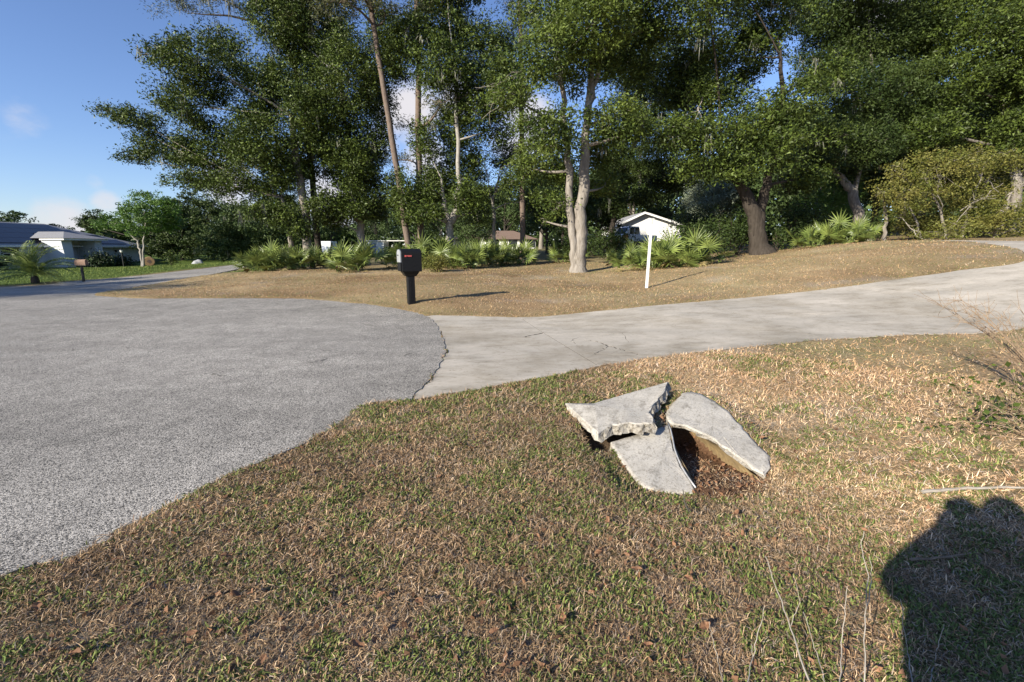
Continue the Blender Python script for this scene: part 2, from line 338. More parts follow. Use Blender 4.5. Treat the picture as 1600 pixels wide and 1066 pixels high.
mat('leaf_bright', (.07,.135,.02), .5, col2=(.11,.19,.035), nscale=.5, island=.35, transl=.25, spec=.35)
mat('leaf_far', (.045,.075,.022), .6, col2=(.08,.115,.035), nscale=.35, island=.35, transl=.12, spec=.3)
mat('leaf_grey', (.16,.19,.13), .6, col2=(.24,.27,.19), nscale=.5, island=.3, transl=.15, spec=.3)
mat('needle', (.055,.075,.025), .55, col2=(.11,.10,.04), nscale=.6, island=.35, transl=.12)
mat('palmetto', (.11,.16,.035), .42, col2=(.24,.29,.075), nscale=1.0, island=.35, transl=.15, spec=.5)
mat('palmetto_dry', (.26,.19,.09), .6, col2=(.2,.17,.06), nscale=2, island=.3)
mat('hedge_leaf', (.018,.034,.012), .5, col2=(.035,.055,.018), nscale=1, island=.4)
mat('moss', (.16,.165,.125), .9, col2=(.24,.235,.19), nscale=.6, island=.3, transl=.15)
BST = (7, 7, 1.4)
mat('bark_oak', (.19,.165,.14), .95, col2=(.30,.27,.235), nscale=1.6, bump=1.0, bscale=5, stretch=BST, spec=.1, col3=(.12,.105,.085), n3=1.1, r3=(.55,.75))
mat('bark_pale', (.24,.22,.195), .95, col2=(.37,.345,.31), nscale=1.4, bump=.8, bscale=5, stretch=BST, spec=.1)
mat('bark_pine', (.13,.098,.08), .95, col2=(.215,.17,.14), nscale=2.2, bump=1.0, bscale=4, stretch=(5,5,1.6), spec=.1, col3=(.1,.065,.05), n3=2.2, r3=(.52,.68))
mat('bark_dark', (.04,.033,.027), .95, col2=(.07,.058,.048), nscale=1.6, bump=1, bscale=5, stretch=BST, spec=.1)  # dark bark, deepened further to put canopy shade on the massive oak trunk
mat('dead_wood', (.38,.345,.3), .9, col2=(.28,.25,.21), nscale=8, spec=.15)
mat('twig', (.3,.22,.15), .9, col2=(.2,.14,.09), nscale=20, spec=.15)
mat('fallen', (.25,.13,.07), .7, col2=(.15,.08,.045), nscale=10, island=.35, spec=.25, transl=.1)
mat('black_plastic', (.006,.006,.0065), .5, col2=(.009,.009,.0095), nscale=20, spec=.25)
mat('grey_plastic', (.32,.33,.34), .45, col2=(.27,.28,.29), nscale=6)
mat('red_flag', (.5,.09,.08), .5, col2=(.42,.08,.07), nscale=9)
mat('white_paint', (.78,.77,.74), .6, col2=(.7,.68,.64), nscale=4, bump=.1)
mat('white_wall', (.74,.74,.72), .8, col2=(.66,.66,.64), nscale=1.5)
mat('grey_wall', (.60,.62,.64), .85, col2=(.54,.56,.58), nscale=1.2, bump=.15, bscale=40)
mat('roof_shingle', (.24,.235,.24), .9, col2=(.31,.305,.3), nscale=9, bump=.4, bscale=20)
mat('roof_brown', (.17,.115,.085), .9, col2=(.23,.16,.12), nscale=5, bump=.4)
mat('solar', (.012,.014,.022), .3, col2=(.018,.02,.03), nscale=3, spec=.3)
mat('glass', (.02,.025,.03), .08, spec=.6)
mat('door_paint', (.27,.30,.36), .6, col2=(.24,.27,.33), nscale=2)
mat('car_white', (.78,.79,.8), .3, col2=(.72,.73,.75), nscale=2, spec=.5)
mat('tyre', (.02,.02,.02), .85, col2=(.03,.03,.03), nscale=20)
mat('brown_wood', (.26,.17,.125), .8, col2=(.2,.125,.09), nscale=6, bump=.3)
mat('dark_wood', (.055,.05,.04), .85, col2=(.085,.075,.06), nscale=8, bump=.3)
mat('rust', (.36,.13,.075), .8, col2=(.26,.09,.05), nscale=5)
mat('dark_metal', (.03,.03,.03), .5, col2=(.04,.04,.04), nscale=10)
mat('hay', (.42,.27,.14), .95, col2=(.3,.18,.09), nscale=14, bump=.8)
mat('rock', (.42,.43,.45), .9, col2=(.3,.31,.33), nscale=4, bump=.7, bscale=9)
mat('skin', (.55,.36,.27), .55, col2=(.5,.32,.24), nscale=9)
mat('shirt', (.12,.16,.25), .9, col2=(.1,.13,.21), nscale=15, bump=.2)
mat('trousers', (.08,.08,.09), .9, col2=(.06,.06,.07), nscale=15, bump=.2)
mat('hair', (.06,.04,.03), .7, col2=(.04,.03,.02), nscale=30)
mat('tail_red', (.4,.03,.03), .4, col2=(.35,.03,.03), nscale=5)

# ---------------------------------------------------------------- ground colour and sheet
SOIL = np.array([.06,.045,.031]); STRAW = np.array([.43,.325,.19]); TAN = np.array([.44,.31,.18]); GREEN = np.array([.12,.15,.04]); SAND = np.array([.42,.36,.30]); LAWN = np.array([.10,.15,.03])
def lawn_mask(x, y): return sstep(-.5, 1.0, -(x*.0+ (x+14.0)) ) * sstep(0, 1, sdf(road_poly, x, y)) * (y - 19.5 - (x+27)*.55 > 0)
def green_frac(x, y):
    x = np.asarray(x, float); y = np.asarray(y, float)
    n = fbm(x*1.3, y*1.3, 21); n2 = fbm(x*.45, y*.45, 33)
    near = .66 + (n-.5)*1.9 + (n2-.5)*1.2
    near = near - .42*sstep(.9, 2.6, x+.25*(y-2)) + .25*np.exp(-(sdf(road_poly, x, y)/.5)**2)*sstep(2, 4, y)
    near = near + .18*np.exp(-((x-.9)/.9)**2-((y-4.3)/.5)**2)
    field = .22 + (n2-.5)*.7 + .22*np.exp(-(sdf(drive_poly, x, y)/.6)**2) + .25*np.exp(-(sdf(road_poly, x, y)/.7)**2) + .2*sstep(19, 26, y)*(x < 9)
    far = sstep(6.2, 7.2, y - .25*(x-1.5))
    g = near*(1-far)+field*far
    return np.clip(g, 0.02, .95)
def ground_col(x, y):
    n = fbm(x*3.1, y*3.1, 71)[:,None]; n2 = fbm(x*.8, y*.8, 55)[:,None]; g = green_frac(x, y)[:,None]
    far = sstep(6.2, 8, np.hypot(x, y))[:,None]
    far = np.maximum(far, sstep(1.0, 2.6, x+.25*(y-2))[:,None]*.85); base = SOIL*(1-far)+TAN*far
    kk = n*(.45+.5*far); c = base*(1-kk)+STRAW*kk
    c = c*(1-.55*g) + GREEN*.55*g
    c = c*(1-sstep(.62,.78,n2)*.45) + SAND*sstep(.62,.78,n2)*.45
    n4 = fbm(x*.33+9, y*.33, 131)[:,None]; n5 = fbm(x*1.1, y*1.1+5, 157)[:,None]; c = c*(1+far*((n4-.5)*np.array([.5,.75,.8])+(n5-.5)*np.array([.55,.6,.6])))
    lm = lawn_mask(x, y)[:,None]; c = c*(1-lm)+(LAWN*(.75+.5*n))*lm
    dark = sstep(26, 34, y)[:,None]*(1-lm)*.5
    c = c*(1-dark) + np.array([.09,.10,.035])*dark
    k = sstep(.08, -.02, sdf(mouth, x, y))[:,None]; c = c*(1-k) + np.array([.15,.085,.05])*k
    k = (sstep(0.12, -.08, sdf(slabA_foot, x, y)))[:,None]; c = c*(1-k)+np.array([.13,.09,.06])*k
    return c
def build_ground():
    front = np.radians(np.arange(-62, 62.01, .68)); rear = np.radians(np.linspace(62, 298, 60)[1:-1]); ang = np.r_[front, rear]
    rad = np.r_[0.05, .4, np.geomspace(.8, 12, 230), np.geomspace(12.2, 60, 90), np.geomspace(63, 900, 30)]
    A, Rr = np.meshgrid(ang, rad); x = (Rr*np.sin(A)).ravel(); y = (Rr*np.cos(A)).ravel()
    z = ground_h(x, y); n = len(ang); V = np.c_[x, y, z]
    i = np.arange(len(rad)-1)[:,None]*n; k = np.arange(n)[None]; k2 = (k+1) % n
    Fa = np.stack([(i+k), (i+n+k), (i+n+k2), (i+k2)], -1).reshape(-1,4)[:, ::-1]
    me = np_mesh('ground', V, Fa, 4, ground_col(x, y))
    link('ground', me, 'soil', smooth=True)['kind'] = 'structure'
build_ground()

def sheet(name, poly, matn, lift, thick, holes=(), parent=None, grid=.5, fine=None, smooth=False):
    poly = [np.asarray(p)[:2] for p in poly]; P = np.array(poly)
    pts = [tuple(p) for p in poly]; edges = [(i, (i+1) % len(poly)) for i in range(len(poly))]
    for hl in holes:
        i0 = len(pts); pts += [tuple(p[:2]) for p in hl]; edges += [(i0+i, i0+(i+1) % len(hl)) for i in range(len(hl))]
    lo, hi = P.min(0), P.max(0)
    gx, gy = np.meshgrid(np.arange(lo[0], hi[0], grid), np.arange(lo[1], hi[1], grid)); gx = gx.ravel()+.01; gy = gy.ravel()+.013
    s = sdf(P, gx, gy); ok = s < -.3*grid
    if len(gx) > 6000: ok &= (np.hypot(gx, gy) < 16) | (rng.random(len(gx)) < .12)
    pts += list(zip(gx[ok], gy[ok]))
    vs, es, fs, _, _, _ = delaunay_2d_cdt([Vector(p) for p in pts], edges, [], 0, 1e-5)
    V = np.array([tuple(v) for v in vs]); Fa = np.array([f for f in fs if len(f) == 3])
    c = V[Fa].mean(1); keep = sdf(P, c[:,0], c[:,1]) < 0
    for hl in holes: keep &= sdf(np.array([p[:2] for p in hl]), c[:,0], c[:,1]) > 0
    Fa = Fa[keep]; z = hgt(V[:,0], V[:,1]) + lift
    ec = {}
    for f in Fa:
        for a, b in ((f[0],f[1]),(f[1],f[2]),(f[2],f[0])): ec[(a,b)] = 1
    m = MB(); m.v = [(V[i,0], V[i,1], z[i]) for i in range(len(V))]
    m.f = [tuple(int(q) for q in f) for f in Fa]
    a0 = V[Fa[0]]; 
    if np.cross(a0[1]-a0[0], a0[2]-a0[0]) < 0: m.f = [f[::-1] for f in m.f]
    low = {}
    for (a, b) in list(ec):
        if (b, a) not in ec:
            for q in (a, b):
                if q not in low: low[q] = len(m.v); m.v.append((V[q,0], V[q,1], z[q]-thick))
            m.f.append((int(a), low[a], low[b], int(b)))
    used = sorted({q for f in m.f for q in f}); mp = {q: i for i, q in enumerate(used)}
    m.v = [m.v[q] for q in used]; m.f = [tuple(mp[q] for q in f) for f in m.f]
    return m.build(name, matn, parent)
rd = sheet('road', road_poly, 'chip_seal', .012, .05, grid=.45); rd['kind'] = 'structure'

def road_crack(pxs, w, seed):
    ck = crack(pxs, w, seed); n_ = len(ck)//2; m = MB(); z_ = hgt(ck[:,0], ck[:,1])+.0155
    for q in range(n_-1): m.poly([(*ck[q], z_[q]), (*ck[q+1], z_[q+1]), (*ck[-2-q], z_[-2-q]), (*ck[-1-q], z_[-1-q])])
    m.build('crack', 'dark_wood', rd)
# driveway: slabs with joints and open cracks
drv = empty('driveway', tuple(ground(900, 540)), kind='structure')
def crack(pxs, w, seed):                       # open crack outline
    pts = G(pxs); rr = np.random.default_rng(seed); fine = []
    for a, b in zip(pts[:-1], pts[1:]):
        for t in np.linspace(0, 1, 7)[:-1]: fine.append((a+(b-a)*t)[:2] + rr.normal(0, .018, 2))
    fine.append(pts[-1][:2]); fine = np.array(fine); T = np.gradient(fine, axis=0); Nn = np.c_[-T[:,1], T[:,0]]/(np.linalg.norm(T, axis=1, keepdims=True)+1e-9)
    ww = w*(.4+1.2*rr.random(len(fine)))[:,None]; ww[0] *= .1; ww[-1] *= .1
    return np.r_[fine+Nn*ww, (fine-Nn*ww)[::-1]]
for i_, c_ in enumerate([[(632,558),(640,554),(648,552)], [(478,570),(500,566),(512,562)], [(330,585),(352,590)], [(560,505),(590,512),(612,510),(640,520)], [(110,548),(118,549)], [(196,545),(203,546)]]): road_crack(c_, .006, 40+i_)
joints = [((815,497.5),(936,573)), ((1085,472),(1290,531)), ((1330,447),(1600,509)), ]
def half(poly, a, b, keep_left):                # clip polygon by the line a-b
    a, b = np.asarray(a)[:2], np.asarray(b)[:2]; n = np.array([-(b-a)[1], (b-a)[0]]); n /= np.linalg.norm(n)
    if not keep_left: n = -n
    g = .005; out = []
    for i in range(len(poly)):
        p, q = np.asarray(poly[i-1])[:2], np.asarray(poly[i])[:2]; dp, dq = np.dot(p-a, n)-g, np.dot(q-a, n)-g
        if (dp >= 0) != (dq >= 0): out.append(p+(q-p)*dp/(dp-dq))
        if dq >= 0: out.append(q)
    fin = []
    for i in range(len(out)):
        p, q = out[i-1], out[i]; k = max(1, int(np.linalg.norm(q-p)/.25)) if np.hypot(*p) < 20 else 1
        fin += [p+(q-p)*j/k for j in range(k)]
    return fin
J = [(ground(*a), ground(*b)) for a, b in joints] + [(np.array((11.4,12.6)), np.array((13.6,9.6)))]
cracks = {0: [crack([(818,527),(828,525),(848,521)], .02, 1)],
          1: [crack([(913,531),(935,535),(950,541),(962,544),(980,549),(998,556)], .012, 2), crack([(905,527),(893,533),(899,538)], .006, 3), crack([(925,556),(945,547),(950,541)], .007, 4), crack([(930,524),(974,522),(983,536)], .005, 5)],
          2: [crack([(1180,497),(1240,490),(1300,492)], .006, 6)], 3: [crack([(1420,452),(1470,455),(1540,450)], .008, 7)], 4: []}
rest = drive_poly
for i in range(5):
    if i < 4:
        piece = half(rest, *J[i], False); rest = half(rest, *J[i], True)
        # the piece on the apron side
        if i == 0 and min(p[0] for p in piece) > min(p[0] for p in rest): piece, rest = rest, piece
        elif i > 0 and np.mean([p[0] for p in piece]) > np.mean([p[0] for p in rest]): piece, rest = rest, piece
    else: piece = rest
    if i < 4:
        a_, b_ = J[i][0][:2], J[i][1][:2]; t_ = np.linspace(-.03, 1.03, 24)[:,None]; L_ = a_*(1-t_)+b_*t_; L_ = L_[sdf(drive_poly, L_[:,0], L_[:,1]) < -.01]; z_ = hgt(L_[:,0], L_[:,1])+.0025; n_ = np.array([-(b_-a_)[1], (b_-a_)[0]]); n_ = n_/np.linalg.norm(n_)*.0055
        jm = MB()
        for q in range(len(L_)-1): jm.poly([(*(L_[q]-n_), z_[q]), (*(L_[q+1]-n_), z_[q+1]), (*(L_[q+1]+n_), z_[q+1]), (*(L_[q]+n_), z_[q])])
        jm.build('joint_filler', 'dark_wood', drv)
    sheet('concrete_slab', piece, 'concrete', .004, .09, holes=cracks[i], parent=drv, grid=.4)
    for ck in cracks[i]:
        n_ = len(ck)//2; cm_ = MB(); z_ = hgt(ck[:,0], ck[:,1])+.002
        for q in range(n_-1): cm_.poly([(*ck[q], z_[q]), (*ck[q+1], z_[q+1]), (*ck[-2-q], z_[-2-q]), (*ck[-1-q], z_[-1-q])])
        cm_.build('crack_dirt', 'dark_wood', drv)

# ---------------------------------------------------------------- culvert
def slab3d(name, pts, thick, label, group=None, subdiv=0, side=.012):
    c = np.mean(pts, 0); rr = np.random.default_rng(len(pts)); fine = []
    for i in range(len(pts)):
        a, b = np.asarray(pts[i]), np.asarray(pts[(i+1) % len(pts)])
        k = max(1, int(np.linalg.norm(b-a)/.05))
        for j in range(k): fine.append(a+(b-a)*j/k + np.r_[rr.normal(0, .004, 2), 0])
    P = np.array(fine); n = len(P)
    inner = [c+(P-c)*s for s in (.975, .9, .6, .3)]
    V = []; Fs = []
    bot = P+np.c_[rr.normal(0, side, (n,2)), np.full(n, -thick)]; mid = P+np.c_[rr.normal(0, side, (n,2)), np.full(n, -thick*.45)]; edge = P - np.array([0,0,.012])
    rings = [bot, mid, edge]+inner
    for i, r_ in enumerate(rings):
        if i >= 3: r_ = r_+np.c_[np.zeros((n,2)), rr.normal(0, .002, n)]
        V += list(r_)
    for i in range(len(rings)-1):
        for k in range(n): Fs.append((i*n+k, i*n+(k+1) % n, (i+1)*n+(k+1) % n, (i+1)*n+k))
    Fs.append(tuple(range((len(rings)-1)*n, len(rings)*n)))
    area = sum(P[i-1][0]*P[i][1]-P[i][0]*P[i-1][1] for i in range(n))
    if area < 0: Fs = [f[::-1] for f in Fs]
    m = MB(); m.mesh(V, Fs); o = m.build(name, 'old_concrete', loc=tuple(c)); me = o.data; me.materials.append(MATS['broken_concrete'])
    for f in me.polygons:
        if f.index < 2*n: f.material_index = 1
        elif f.index >= 3*n: f.use_smooth = True
    return tag(o, label, 'concrete slab', group)
slab3d('concrete_slab_piece', slabB, .09, 'stained concrete piece left of the pipe mouth, lowest of the broken culvert pieces', 'broken culvert concrete')
slab3d('concrete_slab_piece', slabC, .035, 'long curved concrete piece along the right side of the pipe mouth', 'broken culvert concrete')
def lifted():
    top = [at_z(px, py, z) for px, py, z in [(883,630,.12),(927,630.5,.13),(985,613,.18),(1045,595.5,.255),(1040,605,.245),(1034,616,.215),(1027,622,.2),(1020,634,.17),(1012,644,.145),(1018,650,.14),(1021,661,.125),(1000,661,.12),(972,662,.115),(950,667,.095),(935,677,.075)]]
    P = np.array(top); rr = np.random.default_rng(5); fine = []; ed = []
    for i in range(len(P)):
        a, b = P[i], P[(i+1) % len(P)]; k = max(1, int(np.linalg.norm(b-a)/.035))
        rough = .007 if i in (3,4,5,6,7,8,9,10,11,12,13) else .001
        for j in range(k): fine.append(a+(b-a)*j/k+rr.normal(0, rough, 3)*np.array([1,1,.3])); ed.append(i)
    P = np.array(fine); n = len(P)
    spine = np.array([at_z(930, 634, .155), at_z(965, 638, .15), at_z(990, 641, .148), at_z(1008, 644, .146)])   # crease
    def toward(p, s): q = spine[np.argmin(((spine-p)**2).sum(1))]; return p+(q-p)*s
    down = np.array([.015, -.03, -.075])
    rings = [P+down+np.c_[rr.normal(0,.008,(n,2)), rr.normal(0,.006,n)], P+down*.5+rr.normal(0,.009,(n,3)), P-np.array([0,0,.008])]+[np.array([toward(p, s) for p in P]) for s in (.03,.2,.6,.97)]
    V = np.concatenate(rings); Fs = [(i*n+k, i*n+(k+1) % n, (i+1)*n+(k+1) % n, (i+1)*n+k) for i in range(len(rings)-1) for k in range(n)] + [tuple(range((len(rings)-1)*n, len(rings)*n)), tuple(range(n))[::-1]]
    Fs = [f[::-1] for f in Fs]
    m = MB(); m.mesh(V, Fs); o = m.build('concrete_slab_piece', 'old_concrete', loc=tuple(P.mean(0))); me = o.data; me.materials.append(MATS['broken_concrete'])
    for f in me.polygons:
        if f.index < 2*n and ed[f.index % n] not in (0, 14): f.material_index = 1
        elif f.index >= 4*n: f.use_smooth = True
    tag(o, 'lifted tilted concrete piece with a rough broken front edge, topmost of the culvert pieces', 'concrete slab', 'broken culvert concrete')
lifted()
def pipe():
    ax = np.array([.19,-.98,0]); ax /= np.linalg.norm(ax); side = np.array([-ax[1], ax[0], 0]); side = side if side[0] > 0 else -side
    r = .27; ctr = np.array([1.395, 3.63, .045-r]); sl = .36/.96
    root = empty('culvert_pipe', tuple(ctr), 'corrugated culvert pipe with yellowish inner wall between the broken concrete pieces', 'pipe')
    N, M = 40, 70; V = []; rim = []
    for j in range(N+1):
        th = math.pi*(-.30 + 1.6*j/N)
        z = math.sin(th)*r; lat = math.cos(th)*r
        s1 = (r - z)/.235            # distance along axis where the slope plane meets the wall
        s1 = min(s1, .72)
        for i in range(M+1):
            s = -.9 + (s1+.9)*i/M; rr = 1+.035*math.sin(s*2*math.pi/.055)
            V.append(ctr + ax*s + side*lat*rr + np.array([0,0,z*rr]))
        rim.append(ctr + ax*s1 + side*lat + np.array([0,0,z]))
    Fs = [(j*(M+1)+i, j*(M+1)+i+1, (j+1)*(M+1)+i+1, (j+1)*(M+1)+i) for j in range(N) for i in range(M)]
    m = MB(); m.mesh(V, Fs); m.build('pipe_wall', 'pipe_inside', root, True)
    m = MB(); m.tube([p+np.array([.004,0,.004]) for p in slabB[3:11]], .0065, 6); m.build('rim', 'rim_metal', root, True)
pipe()

# ---------------------------------------------------------------- grass
def blades(name, x, y, base_col, length, width, elev, seg2=True, label=None, kindname='grass'):
    n = len(x); z = ground_h(x, y); az = rng.random(n)*2*np.pi
    d = np.c_[np.cos(az)*np.cos(elev), np.sin(az)*np.cos(elev), np.sin(elev)]; s = np.c_[-np.sin(az), np.cos(az), rng.normal(0, .5, n)]; s /= np.linalg.norm(s, axis=1, keepdims=True)
    P = np.c_[x, y, z]; L = length[:,None]; w = width[:,None]/2
    if seg2:
        mid = P + d*L*.55 + np.c_[np.zeros((n,2)), L*.08]; tip = P + d*L + np.c_[rng.normal(0,.15,(n,2))*L, -L[:,0]*.12*np.cos(elev)]
        V = np.stack([P-s*w, P+s*w, mid+s*w*.8, mid-s*w*.8, tip], 1).reshape(-1,3); b = np.arange(n)[:,None]*5
        Fa = np.concatenate([b+np.array([0,1,2]), b+np.array([0,2,3]), b+np.array([3,2,4])]); k = 5
    else:
        tip = P + d*L; V = np.stack([P-s*w, P+s*w, tip], 1).reshape(-1,3); Fa = np.arange(n*3).reshape(-1,3); k = 3
    me = np_mesh(name, V, Fa, 3, np.repeat(base_col, k, 0)); o = link(name, me, 'blade'); return tag(o, label, kindname, kind='stuff')
def scatter(n, r0, r1, a0, a1, pw=1.0):
    # density falls as r**-pw
    e = 2-pw; r = (r0**e + rng.random(n)*(r1**e-r0**e))**(1/e); a = np.radians(a0+rng.random(n)*(a1-a0)); return r*np.sin(a), r*np.cos(a)
def clear(x, y, rm=.0, dm=.0):
    ok = (sdf(road_poly, x, y) > rm+rng.normal(0,.02,len(x))) & (sdf(drive_poly, x, y) > dm+rng.normal(0,.02,len(x)))
    for p in (slabB, slabC, slabA_foot): ok &= sdf(p, x, y) > .0
    return ok
def colmix(x, y, n, kind):
    fr = sstep(6, 9, np.hypot(x, y)); v = (.6+.25*fr+(.8-.5*fr)*rng.random(n))[:,None]; t = rng.random(n)[:,None]
    if kind == 'dry':
        c = (np.array([.48,.37,.225])*t + np.array([.24,.155,.09])*(1-t))
        grey = (rng.random(n) < .15)[:,None]; c = np.where(grey, np.array([.34,.30,.25]), c)
        lite = 1+np.maximum(.42*sstep(1.0, 2.6, x+.25*(y-2)), .2*sstep(6, 8, np.hypot(x, y)))[:,None]; pale = (rng.random(n) < .1*(fr < .5))[:,None]; c = np.where(pale, np.array([.62,.5,.34]), c); pk = fbm(x*.6, y*.6, 77)[:,None]
        return c*v*lite*(.55+.9*fbm(x*1.7, y*1.7, 63))[:,None]*(np.array([1.0,1.0,1.0])*pk+np.array([1.1,.93,.86])*(1-pk))
    return (np.array([.10,.15,.034])*t + np.array([.23,.25,.075])*(1-t))*v
def build_grass():
    x, y = scatter(250000, 1.1, 3.8, -56, 58, 1.15); ok = clear(x, y) & ((sdf(mouth, x, y) > -.02) | (rng.random(len(x)) < .3)); x, y = x[ok], y[ok]; n = len(x)
    r = np.hypot(x, y); tall = .7+.6*fbm(x*2, y*2, 91)
    blades('dry_grass', x, y, colmix(x, y, n, 'dry'), (.013+.045*rng.random(n)**2)*tall*(.8+.06*r), .0013+.0016*rng.random(n)+.0004*r, np.abs(rng.normal(.28,.42,n)), True, 'short dry straw grass covering the near verge around the broken concrete', 'grass')
    x, y = scatter(120000, 3.6, 6.6, -56, 58, 1.15); ok = clear(x, y) & ((sdf(mouth, x, y) > -.02) | (rng.random(len(x)) < .3)); x, y = x[ok], y[ok]; n = len(x); r = np.hypot(x, y)
    blades('dry_grass', x, y, colmix(x, y, n, 'dry'), (.02+.05*rng.random(n)**1.7)*(.8+.06*r), .0024+.002*rng.random(n)+.0006*r, np.abs(rng.normal(.28,.42,n)), False, 'short dry straw grass between the broken concrete and the driveway', 'grass')
    x, y = scatter(330000, 1.1, 6.6, -56, 58, 1.1); n1 = fbm(x*7, y*7, 41)
    ok = clear(x, y) & (sdf(mouth, x, y) > 0) & (rng.random(len(x)) < green_frac(x, y)*sstep(.4,.58,n1)*1.6); x, y = x[ok], y[ok]; n = len(x); r = np.hypot(x, y)
    blades('green_grass', x, y, colmix(x, y, n, 'green'), (.014+.024*rng.random(n))*(.85+.05*r), .0035+.0045*rng.random(n)+.0005*r, np.abs(rng.normal(.45,.4,n)), True, 'short green weedy grass growing through the near verge', 'grass')
    x, y = scatter(190000, 6.2, 27, -57, 58, 1.6); ok = clear(x, y) & (lawn_mask(x, y) < .5); x, y = x[ok], y[ok]; n = len(x); g = rng.random(n) < green_frac(x, y)*.8; r = np.hypot(x, y)
    c = np.where(g[:,None], colmix(x, y, n, 'green'), colmix(x, y, n, 'dry')*np.array([1.05,1.02,.95]))
    blades('verge_grass', x, y, c, (.03+.04*rng.random(n))*(.8+.015*r), .004+.0009*r*rng.random(n), np.abs(rng.normal(.3,.4,n)), False, 'dry tan grass on the rise beyond the driveway and mailbox', 'grass')
    x, y = scatter(45000, 20, 62, -52, -22, 1.3); ok = (sdf(road_poly, x, y) > 0.05) & (lawn_mask(x, y) > .5); x, y = x[ok], y[ok]; n = len(x); r = np.hypot(x, y)
    blades('lawn_grass', x, y, colmix(x, y, n, 'green')*np.array([1.0,1.05,.9]), (.05+.05*rng.random(n))*(.6+.02*r), .006+.0012*r*rng.random(n), np.abs(rng.normal(.6,.4,n)), False, 'green mown lawn in front of the grey house', 'lawn')
build_grass()

# ---------------------------------------------------------------- foliage helpers
def leaf_mesh(name, C, size, outward=None, aspect=.55, tri=False):
    n = len(C); d = rng.normal(0, 1, (n,3)); d[:,2] *= .7
    if outward is not None: d = d + outward*.6
    d /= np.linalg.norm(d, axis=1, keepdims=True); s = np.cross(d, rng.normal(0,1,(n,3))); s /= np.linalg.norm(s, axis=1, keepdims=True)+1e-9
    L = (size*(.65+.7*rng.random(n)))[:,None]
    if tri:
        V = np.stack([C-d*L*.45+s*L*aspect*.2, C+s*L*aspect*.62+d*L*.1, C+d*L*.6-s*L*aspect*.15], 1).reshape(-1,3)
        V[1::3] -= (s*L*aspect*1.15)*(rng.random((n,1)) < .5)
        return np_mesh(name, V, np.arange(3*n).reshape(-1,3), 3)
    V = np.stack([C-d*L*.5, C+s*L*aspect*.5+d*L*.05, C+d*L*.5, C-s*L*aspect*.5+d*L*.05], 1).reshape(-1,3)
    return np_mesh(name, V, np.arange(4*n).reshape(-1,4), 4)
def in_lobe(c, r, n, shell=.55):
    d = rng.normal(0, 1, (n,3)); d /= np.linalg.norm(d, axis=1, keepdims=True); q = (shell+(1-shell)*rng.random(n))*rng.random(n)**.22
    return c + d*q[:,None]*r, d
